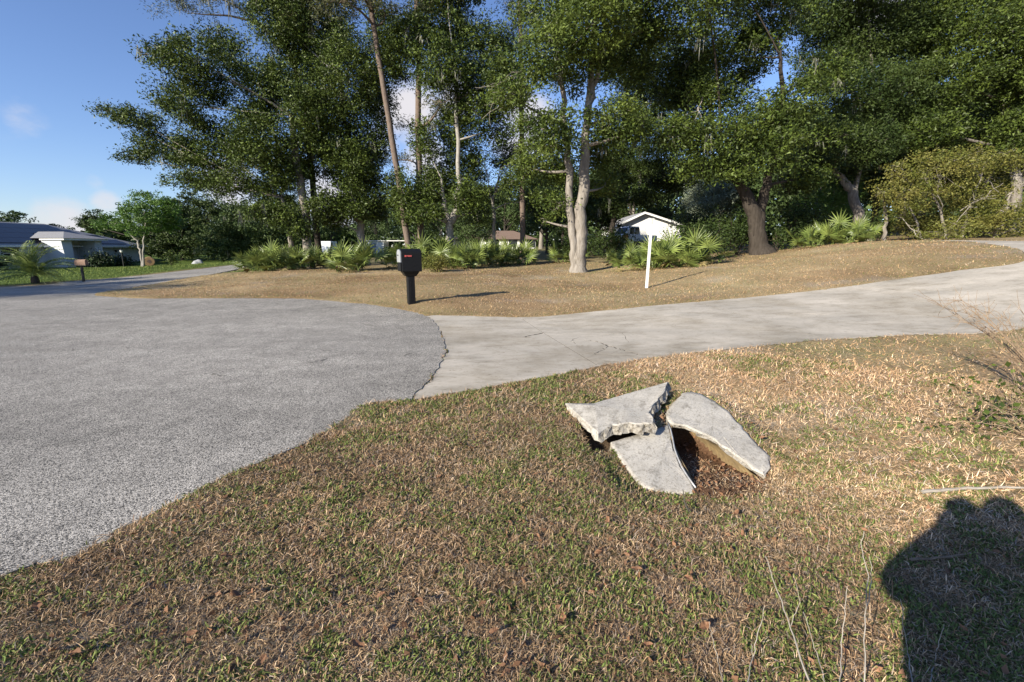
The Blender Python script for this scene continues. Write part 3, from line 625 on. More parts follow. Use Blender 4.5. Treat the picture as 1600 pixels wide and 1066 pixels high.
def tree(name, label, y, trunks, lobes, leaf='leaf_oak', bark='bark_oak', size=.14, dens=1.1, group=None, cat='tree', moss=0, dead=None, needles=False, limbs=True, clump=.72, trunkname='trunk', depthk=1.0, kthr=.33):
    base = at_y(*trunks[0][0][:2], y); gz = h1(base[0], base[1])
    root = empty(name, (base[0], base[1], gz), label, cat, group)
    tm = MB(); paths = []
    for tr in trunks:
        P = np.array([at_y(px, py, y) for px, py, r in tr]); r = np.array([q[2] for q in tr])
        if tr is trunks[0] or tr[0][1] > 370: P[0,2] = gz-.15
        t = np.linspace(0, len(P)-1, (len(P)-1)*5+1); k = np.arange(len(P)); Q = np.c_[[np.interp(t, k, P[:,i]) for i in range(3)]].T; rr = np.interp(t, k, r)
        Q[1:-1] += rng.normal(0, .016 if needles else .035, (len(Q)-2, 3))*np.array([1,1,.2]); 
        rr = rr*.74
        if tr[0][2] > .3 and tr[0][1] > 370: rr[0] *= 1.75; rr[1] *= 1.25; rr[2] *= 1.06
        tm.tube(Q, rr, 10, cap=False); paths.append((Q, rr))
    allC = []; allD = []; allp = np.concatenate([p[0] for p in paths]); allr = np.concatenate([p[1] for p in paths])
    px_m = y/F
    for lb in lobes:
        px, py, rx, ry = lb[:4]; yy = y + (lb[4] if len(lb) > 4 else rng.uniform(-2.0, 2.0)*depthk); c = at_y(px, py, yy); r = np.array([rx*px_m, max(rx, ry)*px_m*.85*depthk, ry*px_m*1.02])
        if limbs:
            dd = np.linalg.norm((allp-c)*np.array([1,1,.8])+np.array([0,0,.25*r[2]]), axis=1) + np.where(allp[:,2] > c[2]-.2, 3, 0); i = int(np.argmin(dd)); a = allp[i]
            m_ = (a+c)/2 + rng.normal(0,.25,3) + np.array([0,0,.12*np.linalg.norm(c-a)*rng.uniform(-.5,1)]); q = np.linspace(0,1,7)[:,None]; Q = a*(1-q)**2+2*m_*q*(1-q)+c*q*q
            r0 = min(allr[i]*.55, .04+.018*np.linalg.norm(c-a)); tm.tube(Q, np.linspace(r0, r0*.3, 7), 6, cap=False)
            for _ in range(5):
                e, _d = in_lobe(c, r*.9, 1); q = np.linspace(0,1,4)[:,None]; tm.tube(c*(1-q)+e[0]*q+rng.normal(0,.06,(4,3))*(q>0), np.linspace(r0*.3, .008, 4), 4, cap=False)
        area = math.pi*rx*ry*px_m**2; nl = int(dens*4.8*area/(size*size*.275)); nc = max(3, int(nl/56)); K, D = in_lobe(c, r, nc)
        keep = fbm(K[:,0]*.9+K[:,1]*.7, K[:,2]*.9, 13) > kthr; K, D = K[keep], D[keep]; nc = len(K)
        if not nc: continue
        off = rng.normal(0, 1, (nc, 56, 3)); off *= (rng.random((nc,56,1))**.45)/np.linalg.norm(off, axis=2, keepdims=True); off = off*np.array([clump, clump, clump*.55])*(.55+.75*rng.random((nc,1,1)))
        allC.append((K[:,None]+off).reshape(-1,3)); allD.append(np.repeat(D, 56, 0))
    tm.build(trunkname, bark, root, True)
    if allC:
        Cc = np.concatenate(allC); Dd = np.concatenate(allD); me = leaf_mesh('crown', Cc-np.array(root.location), size, Dd, .16 if needles else .75, not needles); link('crown', me, leaf, root)
    if moss and allC:
        idx = rng.integers(0, len(Cc), moss); S = Cc[idx]; n = 9; V = []; ln = .35+1.0*rng.random(moss)**2
        for i in range(moss):
            for j in range(n):
                p = S[i]+rng.normal(0,.09,3); l = ln[i]*(.4+.6*rng.random()); w = .012+.012*rng.random(); a = rng.random()*6.28; s = np.array([math.cos(a)*w, math.sin(a)*w, 0]); e = rng.normal(0,.05,3)
                V += [p-s, p+s, p+s*.9+e+[0,0,-l*.5], p-s*.9+e+[0,0,-l*.5], p+e*1.6+[0,0,-l]]
        V = np.array(V)-np.array(root.location); b = np.arange(moss*n)[:,None]*5; Fa = np.concatenate([b+np.array([0,1,2]), b+np.array([0,2,3]), b+np.array([3,2,4])])
        link('hanging_moss', np_mesh('hanging_moss', V, Fa, 3), 'moss', root)['kind'] = 'stuff'
    if dead:
        dm = MB()
        for (x0, y0, x1, y1, r) in dead:
            a, c = at_y(x0, y0, y-.3), at_y(x1, y1, y-1.2); q = np.linspace(0,1,8)[:,None]; Q = a*(1-q)+c*q+np.cumsum(rng.normal(0,.05,(8,3)), 0)*(q>0); dm.tube(Q, np.linspace(r, r*.35, 8), 5)
            for k in range(6):
                i = rng.integers(2, 8); l = np.linalg.norm(c-a)*rng.uniform(.15,.4); dv = (c-a)/np.linalg.norm(c-a)+rng.normal(0,.55,3); dv /= np.linalg.norm(dv); q2 = np.linspace(0,1,5)[:,None]
                dm.tube(Q[i]+dv*l*q2+np.cumsum(rng.normal(0,.03,(5,3)),0)*(q2>0), np.linspace(r*.4, .006, 5), 4)
        dm.build('dead_branches', 'dead_wood', root)['kind'] = 'stuff'
    return root
ORD = ['first','second','third','fourth','fifth','sixth','seventh','eighth','ninth','tenth','eleventh','twelfth','thirteenth','fourteenth','fifteenth']
def ordn(rows, text):                           # label each row by its order from the left
    px = sorted(r_[0] for r_ in rows); n = len(rows)
    return ['%s, %s' % (text, 'leftmost of %s' % n if px.index(r_[0]) == 0 else 'rightmost of %s' % n if px.index(r_[0]) == n-1 else '%s from the left' % ORD[px.index(r_[0])]) for r_ in rows]
TG = 'tall trees standing along the grass rise'
tree('oak_tree', 'spreading oak at the left edge of the tree stand, long boughs against blue sky', 27,
     [[(480,394,.34),(476,330,.3),(463,250,.27),(455,180,.16)], [(455,388,.2),(452,350,.17),(440,310,.12)]],
     [(240,85,24,15),(300,92,45,34),(350,72,38,30),(385,140,70,58),(300,165,58,42),(215,188,40,18),(165,173,20,7),(260,232,52,28),(214,245,26,12),(330,238,68,45),(405,225,60,58),(425,300,48,24),(300,283,45,16),(355,288,42,20),(440,270,45,30),(400,330,30,12),(480,180,35,60),(440,335,36,20),(500,315,36,26),(470,358,22,16)],
     moss=45, bark='bark_oak', group=TG)
tree('oak_tree', 'tall oak with pale smooth trunk just left of the leaning pine', 29,
     [[(568,386,.34),(562,350,.3),(552,310,.24),(545,230,.2),(530,120,.14)]],
     [(440,40,48,44),(500,55,60,55),(545,120,52,60),(470,125,60,58),(520,200,58,50),(488,250,48,42),(555,265,48,48),(588,215,22,45),(540,325,42,26),(425,0,42,40),(500,-20,70,30),(590,150,30,45),(575,300,28,40),(585,330,24,18),(520,345,24,18),(600,60,26,50),(615,300,20,28),(556,318,34,26,-1.6),(548,255,44,40,-1.6)], moss=60, bark='bark_pale', group=TG)
pn = [(530,5,45,20),(565,-35,60,35),(350,5,35,18),(300,2,35,14),(262,8,30,14),(345,30,22,10),(600,15,30,20)]
tree('pine_tree', 'slender pine leaning left, its reddish trunk crossing the sky gap', 26.5, [[(641,389,.25),(627,300,.23),(612,215,.21),(597,120,.19),(580,20,.17),(565,-70,.14)], ], pn[:2]+pn[6:], 'needle', 'bark_pine', .2, .7, TG, needles=True)
tree('pine_tree', 'pine with bare boughs reaching into the sky at the upper left', 30, [[(497,385,.26),(490,300,.24),(480,200,.22),(460,100,.2),(440,60,.17),(430,20,.12)], [(440,60,.12),(415,45,.1),(390,32,.085),(360,25,.07),(310,22,.04)], [(415,45,.09),(385,20,.07),(360,5,.06),(335,-5,.04)]], [(300,4,38,14),(262,8,32,12),(345,6,32,14),(380,8,30,14),(320,20,22,8),(470,20,40,30)], 'needle', 'bark_dark', .2, .55, TG, needles=True, moss=14)
tree('pine_tree', 'straight reddish pine right of the leaning pine behind the mailbox', 27.5, [[(657,386,.25),(655,300,.24),(653,200,.22),(655,100,.2),(650,0,.17),(648,-60,.12)]], [(640,25,35,22),(675,-10,50,30),(660,70,24,14),(640,195,30,14),(690,160,25,14),(625,250,26,14)], 'needle', 'bark_pine', .2, .7, TG, needles=True)
tree('oak_tree', 'oak with thick pale forked trunk behind the centre palmettos', 27, [[(700,386,.33),(703,350,.3),(714,326,.24),(718,290,.18),(715,200,.15),(710,90,.11)], [(703,345,.18),(694,320,.15),(690,280,.1)]],
     [(690,35,58,48),(690,105,48,45),(705,190,36,42),(685,290,42,36),(722,245,45,42),(668,330,24,22),(755,85,58,55),(745,165,48,42),(640,60,30,40),(615,95,22,40),(700,-25,70,30),(730,310,30,28),(665,225,18,40),(665,290,20,30),(770,200,34,34),(790,120,36,36),(630,300,16,30),(745,335,22,22),(640,335,20,16)], moss=40, bark='bark_pale', group=TG)
tree('dead_topped_tree', 'thin white-barked tree with bare grey branches beside the far brown-roofed house', 30, [[(772,384,.17),(772,340,.14),(770,310,.11),(778,285,.08)]], [(790,245,38,28),(762,305,20,18),(800,290,22,22),(830,320,22,24),(745,280,22,20)], 'leaf_oak', 'bark_pale', .13, .7, TG,
     dead=[(772,310,790,262,.05),(770,318,762,250,.045),(774,300,826,272,.04),(776,290,800,248,.04)])
tree('pine_tree', 'straight grey-brown pine left of the double-trunked oak', 29, [[(817,386,.24),(816,300,.22),(815,200,.2),(814,100,.17),(812,0,.14)]], [(812,60,32,30),(805,130,24,20),(820,10,40,25)], 'needle', 'bark_pine', .2, .8, TG, needles=True)
tree('oak_tree', 'big double-trunked oak standing in the open grass near the white post', 21,
     [[(905,427,.42),(907,395,.38),(908,340,.35),(913,270,.31),(916,200,.22),(924,110,.18),(930,20,.12)], [(898,426,.3),(896,390,.25),(893,330,.22),(886,250,.2),(881,160,.15),(870,60,.1)], [(916,180,.17),(935,110,.14),(945,40,.1)]],
     [(858,15,58,38),(930,35,70,48),(985,95,55,48),(905,105,58,40),(842,88,38,38),(960,185,46,40),(868,205,34,38),(1005,200,36,26),(935,240,36,32),(868,262,34,34),(842,235,34,26),(872,322,20,20),(945,290,28,22),(830,195,28,18),(1020,30,46,36),(800,150,30,20),(960,-20,80,30),(850,310,18,16),(850,345,18,14,2),(820,260,26,22)], 'leaf_oak_light', size=.13, moss=20, bark='bark_oak', group=TG, depthk=1.15,
     dead=[(840,90,765,140,.02),(835,130,755,185,.022),(850,120,770,165,.018),(830,110,790,190,.016)])
tree('oak_tree', 'dark oak hung with grey moss above the far white house', 34, [[(955,380,.26),(958,330,.24),(975,270,.2),(1010,180,.16)]], [(1000,235,46,50),(1045,275,46,34),(965,260,36,40),(1010,160,50,50),(1060,215,40,40),(1000,90,60,50),(1080,130,40,50),(955,320,28,22),(1010,312,34,14),(930,310,20,34)], 'leaf_dark', 'bark_dark', .15, 1.0, TG, moss=90)
tree('oak_tree', 'spreading oak with massive dark trunk at the shaded bend of the rise', 22,
     [[(1190,404,.62),(1184,360,.5),(1172,318,.4),(1150,278,.28),(1128,240,.18)], [(1184,360,.36),(1192,310,.3),(1205,260,.22),(1225,190,.16),(1220,90,.1)]],
     [(1110,150,48,38),(1068,212,46,30),(1130,215,60,38),(1182,190,56,42),(1222,232,46,38),(1098,262,46,20),(1240,160,55,42),(1160,90,66,52),(1085,80,55,55),(1250,280,40,28),(1200,25,70,48),(1105,10,60,40),(1285,212,42,26),(1060,140,36,38),(1150,265,36,20),(1290,120,40,40),(1150,-30,80,30)], 'leaf_oak', 'bark_dark', .135, 1.0, TG, moss=25, depthk=1.1, dead=[(1100,150,1085,185,.03),(1150,205,1075,195,.03)])
tree('oak_tree', 'broken-limbed oak with pale leaning trunk left of the yellow-green thicket', 27, [[(1350,388,.42),(1342,340,.38),(1332,300,.34),(1318,280,.24),(1298,262,.12)], [(1334,305,.2),(1345,260,.17),(1370,180,.14),(1360,80,.1)]],
     [(1305,85,66,58),(1375,55,78,58),(1340,150,58,50),(1405,150,58,48),(1290,20,60,40),(1268,248,40,30),(1310,215,46,30),(1365,225,40,34),(1400,215,40,30),(1350,-20,90,30),(1330,270,26,20)], 'leaf_dark', 'bark_oak', .13, 1.0, TG, moss=25)
tree('oak_tree', 'dense dark oak filling the upper right corner behind the thicket', 27.5, [[(1590,378,.36),(1588,300,.32),(1580,220,.26),(1560,120,.18)]],
     [(1450,45,78,58),(1530,55,78,58),(1595,40,60,58),(1482,130,66,46),(1562,140,58,42),(1450,205,58,36),(1525,212,66,32),(1595,205,48,38),(1660,90,80,80),(1500,-25,110,30),(1620,-20,90,30),(1680,220,80,60),(1420,100,50,50)], 'leaf_oak', 'bark_oak', .145, 1.0, TG)
tree('young_tree', 'small bright-leaved tree with thin pale stem between the two right oaks', 30, [[(1270,378,.14),(1272,345,.12),(1276,315,.1),(1284,290,.06)]], [(1305,300,34,26),(1290,330,26,22),(1315,335,28,26),(1280,280,22,18),(1255,330,18,26)], 'leaf_bright', 'bark_pale', .12, .8, TG)
tree('flowering_thicket', 'large yellow-green arching thicket at the crest on the right', 22.5, [[(1480,380,.09),(1470,330,.07),(1440,270,.04)], [(1500,380,.09),(1515,320,.06),(1540,255,.03)], [(1440,380,.08),(1425,330,.05),(1395,290,.03)], [(1550,380,.09),(1565,330,.06),(1600,265,.03)], [(1383,384,.12),(1383,340,.1),(1382,300,.08)]],
     [(1412,300,38,44),(1475,275,55,34),(1545,275,52,36),(1445,335,55,34),(1525,340,66,34),(1605,305,55,50),(1590,355,60,24),(1420,358,45,18),(1480,362,60,14),(1550,365,60,14),(1660,330,60,50),(1500,305,60,30),(1450,248,14,9),(1490,240,16,8),(1530,236,12,9),(1570,240,16,9),(1395,262,14,10),(1378,300,10,16),(1600,252,14,10)], 'leaf_yellow', 'bark_oak', .1, .6, None, 'thicket', clump=.6, kthr=.47,
     dead=[(1470,330,1455,270,.02),(1440,300,1410,260,.02),(1500,330,1560,300,.022),(1480,360,1540,318,.02),(1400,340,1440,375,.02),(1560,300,1520,262,.018),(1570,310,1600,280,.025)])
tree('lawn_tree', 'bright green tree with smooth pale trunk on the lawn beside the grey house', 44, [[(222,414,.16),(220,394,.15),(214,376,.12),(200,362,.07)], [(220,396,.13),(224,376,.1),(228,345,.06)]], [(228,328,42,22),(190,346,34,13),(258,345,34,22),(232,304,22,8),(165,352,26,8),(215,358,30,10),(262,320,22,14)], 'leaf_bright', 'bark_pale', .2, .75, None, clump=.6)
tree('oak_tree', 'dark leafy oak right behind the bright lawn tree', 60, [[(285,405,.3),(285,370,.25),(290,340,.2)]], [(270,345,36,36),(300,325,44,26),(335,340,40,34),(250,380,34,22),(290,385,44,20),(330,385,36,20),(150,345,22,16),(140,352,16,12)], 'leaf_dark', 'bark_dark', .3, .9, 'trees behind the lawn', clump=.8, moss=25)
tree('oak_tree', 'mossy oak at the far end of the street above the palmettos', 50, [[(375,405,.3),(378,365,.25),(385,330,.2)]], [(370,340,40,30),(410,350,44,34),(350,370,36,28),(395,385,44,18),(440,365,32,32),(430,325,34,24),(350,392,40,12)], 'leaf_far', 'bark_dark', .25, .9, 'trees behind the lawn', clump=.7, moss=45)
tree('far_tree', 'round-topped distant tree above the grey roof at the left edge', 85, [[(22,400,.3),(22,350,.25)]], [(22,338,20,8),(5,345,14,7),(35,345,12,6)], 'leaf_far', 'bark_dark', .4, .9, 'distant trees', clump=.9)
tree('far_tree', 'small distant treetop showing just above the middle of the grey roof', 90, [[(100,400,.3),(100,356,.2)]], [(88,352,10,4),(105,356,14,4)], 'leaf_far', 'bark_dark', .4, .7, 'distant trees', clump=.8)

# background woods: individuals sharing three crowns
def bg_proto(k, leaf):
    Cc = []; 
    for _ in range(16):
        a = rng.random()*6.28; q = rng.random()**.5*4.2; z = 3.2+rng.random()*8; c = np.array([q*math.cos(a), q*math.sin(a)*.8, z]); r = np.array([2.3,2.0,1.7])*rng.uniform(.7,1.2)*(1.15-.05*abs(z-7))
        K, D = in_lobe(c, r, 42); Cc.append((K[:,None]+rng.normal(0,1,(42,18,3))*np.array([.5,.5,.28])).reshape(-1,3))
    crown = leaf_mesh('crown', np.concatenate(Cc), .34); crown.materials.append(MATS[leaf])
    m = MB(); m.tube([(0,0,-.3),(.1,0,2),(.2,.1,4.5),(.1,0,9)], [.36,.26,.2,.08], 8, False)
    for _ in range(7):
        a = rng.random()*6.28; z = rng.uniform(2.5,5); m.tube([(.15,0,z),(1.4*math.cos(a),1.2*math.sin(a),z+1.3),(3.4*math.cos(a),2.6*math.sin(a),z+3.2)], [.12,.09,.03], 5, False)
    me = bpy.data.meshes.new('trunk'); me.from_pydata(m.v, [], m.f); me.materials.append(MATS['bark_dark' if k != 1 else 'bark_oak']); me.polygons.foreach_set('use_smooth', np.ones(len(me.polygons), bool))
    return crown, me
protos = [bg_proto(0, 'leaf_far'), bg_proto(1, 'leaf_dark'), bg_proto(2, 'leaf_far'), bg_proto(3, 'leaf_grey')]
def bg(px, y, s, k, label, group='woods behind the rise'):
    x = at_y(px, 390, y)[0]; o = empty('background_tree', (x, y, h1(x, y)), label, 'tree', group); o.scale = (s, s, s); o.rotation_euler = (0, 0, rng.random()*6.28)
    for nm, me in zip(('crown', 'trunk'), protos[k]):
        c = bpy.data.objects.new(nm, me); COL.objects.link(c); c.parent = o
    return o
LB = 'dark tree in the woods far behind the trunks'
rows = [(455,70,.75,1),(520,95,.7,0),(590,85,.8,2),(650,72,.85,0),(690,100,1.0,1),(735,60,.75,2),(790,95,1.1,0),(845,58,.9,1),(880,80,1.1,2),(940,66,1.0,0),(985,78,1.2,1),(1040,85,1.1,2),(930,40,.55,1),(855,42,.5,0),(740,44,.42,2)]
for (px, y, s, k), lab in zip(rows, ordn(rows, LB)):
    bg(px, y, s, k, lab)
LB2 = 'dark tree in the woods behind the right crest'
rows = [(1120,60,1.0,1),(1170,45,.8,0),(1230,40,.8,2),(1290,48,.9,1),(1360,40,.9,0),(1430,36,.85,1),(1500,40,1.0,2),(1570,36,.9,1),(1640,38,1.0,0),(1240,60,1.3,0),(1400,60,1.4,2),(1560,60,1.4,1)]
for (px, y, s, k), lab in zip(rows, ordn(rows, LB2)):
    bg(px, y, s, k, lab, 'woods behind the crest')
bg(1105, 44, .5, 3, 'pale grey-green tree right of the far white house', None)
LB3 = 'dark tree in the wood edge behind the lawn at the left'
rows = [(250,85,.7,1),(310,90,.75,0),(370,80,.7,1),(420,88,.75,2),(150,105,.65,2),(470,105,.8,1)]
for (px, y, s, k), lab in zip(rows, ordn(rows, LB3)):
    bg(px, y, s, k, lab, 'wood edge behind the lawn')

# far wood that reads as one mass
def far_wood():
    n = 42000; a = np.radians(rng.uniform(-47, 56, n)); d = rng.uniform(112, 128, n); x, y = d*np.sin(a), d*np.cos(a); top = 7+6*fbm(a*40, a*0, 3)+np.where(a < R(-18), -4.5, 2); z = hgt(x, y)+rng.random(n)**.9*top
    o = link('far_wood', leaf_mesh('far_wood', np.c_[x, y, z], 1.3), 'leaf_far'); tag(o, 'distant dark green wood closing the view behind all trunks', 'wood', kind='stuff')
far_wood()

# low shrubs
def shrub(name, label, px, py, y, w, hpx, leaf, size, group=None, cat='shrub', dens=1.0):
    b = at_y(px, py, y); m = y/F; z = h1(b[0], b[1]); o = empty(name, (b[0], b[1], z), label, cat, group); r = np.array([w*m/2, w*m*.42, hpx*m/2]); c = np.array([b[0], b[1], z+r[2]*.95])
    nc = int(dens*130*(w*hpx*m*m)/(size*size*400)); K, D = in_lobe(c, r, max(nc, 20), .3); Cc = (K[:,None]+rng.normal(0,1,(len(K),20,3))*size*1.6).reshape(-1,3); Cc = Cc[Cc[:,2] > z]
    link('foliage', leaf_mesh('foliage', Cc-np.array(o.location), size), leaf, o)
    mm = MB()
    for k in range(5):
        a = k*1.3; mm.tube([b*[1,1,0]+[0,0,z-.05], b*[1,1,0]+[r[0]*.3*math.cos(a), r[1]*.3*math.sin(a), z+r[2]*.8], b*[1,1,0]+[r[0]*.6*math.cos(a), r[1]*.6*math.sin(a), z+r[2]*1.4]], [.03,.022,.01], 5)
    mm.build('stems', 'bark_dark', o); return o
shrub('hedge_shrub', 'rounded dark hedge below the window of the grey house', 158, 414.5, 50, 40, 19, 'hedge_leaf', .2, 'hedges at the grey house', dens=6)
shrub('hedge_shrub', 'low dark hedge beside the lamp post at the grey house', 193, 413, 52.5, 30, 11, 'hedge_leaf', .2, 'hedges at the grey house', dens=6)
shrub('hedge_shrub', 'dark clipped bush at the left edge by the grey house', 0, 415, 44, 14, 18, 'hedge_leaf', .2, 'hedges at the grey house', dens=6)
shrub('round_bush', 'small round yellow-green bush right of the black mailbox', 682, 421, 20.5, 64, 30, 'leaf_yellow', .06, dens=1.6)
rows = [(1095,408,21.5,110,70),(1150,404,23.5,110,80),(1245,392,25,100,70),(1215,398,22.5,60,40),(1085,400,27,100,80)]
for (px, py, y, w, hp), lab in zip(rows, ordn(rows, 'dark bush in the shade around the massive oak trunk')):
    shrub('understorey_bush', lab, px, py, y, w, hp, 'leaf_dark', .11, 'bushes under the massive oak')
rows = [(880,402,30,70,45),(955,408,28,90,55),(925,400,33,60,40)]
for (px, py, y, w, hp), lab in zip(rows, ordn(rows, 'dark bush behind the double-trunked oak')):
    shrub('understorey_bush', lab, px, py, y, w, hp, 'leaf_dark', .13, 'bushes behind the double-trunked oak')
rows = [(255,407,64,40,26),(300,406,66,50,24),(345,406,64,46,26),(385,406,58,50,26),(420,407,52,46,24),(455,408,44,46,26)]
for (px, py, y, w, hp), lab in zip(rows, ordn(rows, 'dark bush along the foot of the wood behind the lawn')):
    shrub('understorey_bush', lab, px, py, y, w, hp, 'leaf_dark', .22, 'bushes along the wood edge')
shrub('young_bush', 'young leafy sapling in the lawn right of the brown barrel', 268, 409, 50, 22, 24, 'leaf_oak', .16)
shrub('young_bush', 'small upright sapling right of the grey boulder on the lawn', 350, 406.5, 50, 15, 20, 'leaf_oak', .16)
rows = [(560,400,62,70,14),(620,398,64,70,13)]
for (px, py, y, w, hp), lab in zip(rows, ordn(rows, 'low dark hedge in front of the far white shed')):
    shrub('hedge_shrub', lab, px, py, y, w, hp, 'leaf_dark', .2, 'hedge at the far shed')
rows = [(1430,385,25,70,45),(1520,384,25,80,45),(1600,384,25,80,50),(1370,386,24,50,45)]
for (px, py, y, w, hp), lab in zip(rows, ordn(rows, 'dark bush at the foot of the yellow-green thicket')):
    shrub('understorey_bush', lab, px, py, y, w, hp, 'leaf_dark', .1, 'bushes at the thicket foot')

# ---------------------------------------------------------------- palmettos and palm: each frond a part
def fan_mesh(nleaf, span, rl, curl, seed, pet):
    rr = np.random.default_rng(seed); m = MB(); m.tube([(0,0,0),(pet*.5,0,pet*.04),(pet,0,0)], [.012,.01,.007], 4, False)
    for k in range(nleaf):
        a = R(span)*(k/(nleaf-1)-.5)+rr.normal(0,.03); l = rl*(1-.25*abs(k/(nleaf-1)-.5)*2)*rr.uniform(.85,1.08); d = np.array([math.cos(a), math.sin(a), .12]); s = np.array([-math.sin(a), math.cos(a), 0]); o = np.array([pet,0,0]); w = .026
        p1 = o+d*l*.45; p2 = o+d*l+np.array([0,0,-curl*l*rr.uniform(.2,1)]); up = np.array([0,0,.012])
        m.mesh([o, p1-s*w+up, p1-up*.4, p1+s*w+up, p2], [(0,2,1),(0,3,2),(1,2,4),(2,3,4)])
    me = bpy.data.meshes.new('frond'); me.from_pydata(m.v, [], m.f); return me
fans = [fan_mesh(15, sp, rl, cu, i, pe) for i, (sp, rl, cu, pe) in enumerate([(230,.5,.15,.55),(200,.46,.3,.5),(250,.52,.1,.7),(210,.42,.2,.4)])]
for f in fans: f.materials.append(MATS['palmetto'])
dryfans = [fan_mesh(14, 180, .4, .6, 11, .4)]
for f in dryfans: f.materials.append(MATS['palmetto_dry'])
def palmetto(px, py, y, s, label, group, n=24, dry=2):
    b = at_y(px, py, y); z = h1(b[0], b[1]); o = empty('palmetto', (b[0], b[1], z), label, 'palmetto', group)
    for i in range(n):
        f = bpy.data.objects.new('frond', fans[i % 4]); COL.objects.link(f); f.parent = o
        el = R(rng.uniform(8, 80)); az = rng.random()*6.28; f.rotation_euler = (R(rng.uniform(-40,40)), -el, az); q = 1.12*s*rng.uniform(.8,1.15); f.scale = (q,q,q); f.location = (rng.uniform(-.45,.45)*s, rng.uniform(-.35,.35)*s, rng.uniform(0,.12))
    for i in range(dry):
        f = bpy.data.objects.new('frond', dryfans[0]); COL.objects.link(f); f.parent = o; f['label'] = 'withered brown frond'; f.rotation_euler = (R(rng.uniform(-30,30)), R(rng.uniform(-12,6)), rng.random()*6.28-1.57*.5); f.scale = (s,s,s); f.location = (rng.uniform(-.2,.2), -.2, .06)
g1 = 'palmettos left of the black mailbox'; g2 = 'palmettos right of the black mailbox'; g3 = 'palmettos behind the white post'; g4 = 'palmettos under the right oaks'
rows = [(405,422,24,1.1,26),(432,421,24,1.15,28),(462,420,24.5,1.1,24),(440,414,26,1.2,22),(478,418,25.5,1.0,18)]
for (px, py, y, s, n), lab in zip(rows, ordn(rows, 'palmetto in the clump at the street corner')):
    palmetto(px, py, y, s, lab, g1, n)
palmetto(508, 416, 26, 1.1, 'shaded palmetto between the corner clump and the lone round palmetto', g1, 22)
palmetto(548, 423, 22.5, 1.3, 'lone round palmetto standing alone left of the black mailbox', g1, 38, 4)
rows = [(618,418,24,1.0,22),(655,412,25.5,1.35,28),(680,411,26,1.35,26),(715,416,23,1.15,28),(735,417,23.5,1.1,26),(755,411,25,1.2,24),(775,410,25.5,1.15,22),(795,408,26.5,1.2,22),(812,409,27,1.1,18),(700,408,27,1.3,22)]
for (px, py, y, s, n), lab in zip(rows, ordn(rows, 'palmetto in the long bank right of the black mailbox')):
    palmetto(px, py, y, s, lab, g2, n)
rows = [(992,418,19.5,1.0,24),(1020,417,19.5,1.15,26),(1045,418,19.2,1.2,28),(1072,416,19,1.15,26),(1030,410,21,1.2,22),(1092,413,19.5,.9,16)]
for (px, py, y, s, n), lab in zip(rows, ordn(rows, 'palmetto in the sunlit clump behind the white post')):
    palmetto(px, py, y, s, lab, g3, n)
rows = [(1315,387,21,1.0,26),(1340,385,21.5,.95,22),(1265,392,21,.95,20),(1290,390,21.5,1.0,18)]
for (px, py, y, s, n), lab in zip(rows, ordn(rows, 'palmetto at the wood edge right of the massive oak trunk')):
    palmetto(px, py, y, s, lab, g4, n)
rows = [(880,408,27,1.0,18),(960,412,24,.8,14)]
for (px, py, y, s, n), lab in zip(rows, ordn(rows, 'shaded palmetto low behind the double-trunked oak')):
    palmetto(px, py, y, s, lab, 'palmettos behind the double-trunked oak', n)
def feather_mesh(l, seed):
    rr = np.random.default_rng(seed); m = MB(); t = np.linspace(0,1,9); P = np.c_[l*t, 0*t, .25*l*np.sin(t*2.2)-.35*l*t**2.2]; m.tube(P, np.linspace(.015,.004,9), 4, False)
    for i in range(26):
        q = .12+.86*i/25; p = np.array([np.interp(q, t, P[:,j]) for j in range(3)]); ll = .3*math.sin(math.pi*min(1, .18+q*.8))*l*.75
        for sg in (-1, 1):
            e = p+np.array([.5*ll, sg*ll*.85, -.15*ll+rr.normal(0,.03)]); mid = (p+e)/2+np.array([0,0,.03]); w = np.array([.012,0,.004]); m.mesh([p, mid-w, e, mid+w], [(0,1,2,3)])
    me = bpy.data.meshes.new('frond'); me.from_pydata(m.v, [], m.f); me.materials.append(MATS['palmetto']); return me
feathers = [feather_mesh(1.5, 1), feather_mesh(1.35, 2), feather_mesh(1.6, 3)]
def palm():
    b = ground(56, 444); o = empty('date_palm', tuple(b), 'small feathery date palm with short trunk at the left street edge', 'palm')
    MB().lathe(b-[0,0,.1], [(.13,0),(.17,.15),(.16,.35),(.1,.5)], 12).build('trunk', 'bark_dark', o, True)
    for i in range(44):
        f = bpy.data.objects.new('frond', feathers[i % 3]); COL.objects.link(f); f.parent = o; f.location = (0,0,.4); el = R([72,55,40,26,12,-2,-14][i % 7]+rng.uniform(-8,8)); f.rotation_euler = (R(rng.uniform(-20,20)), -el, i*2.4); f.scale = [rng.uniform(1.0,1.3)]*3
palm()

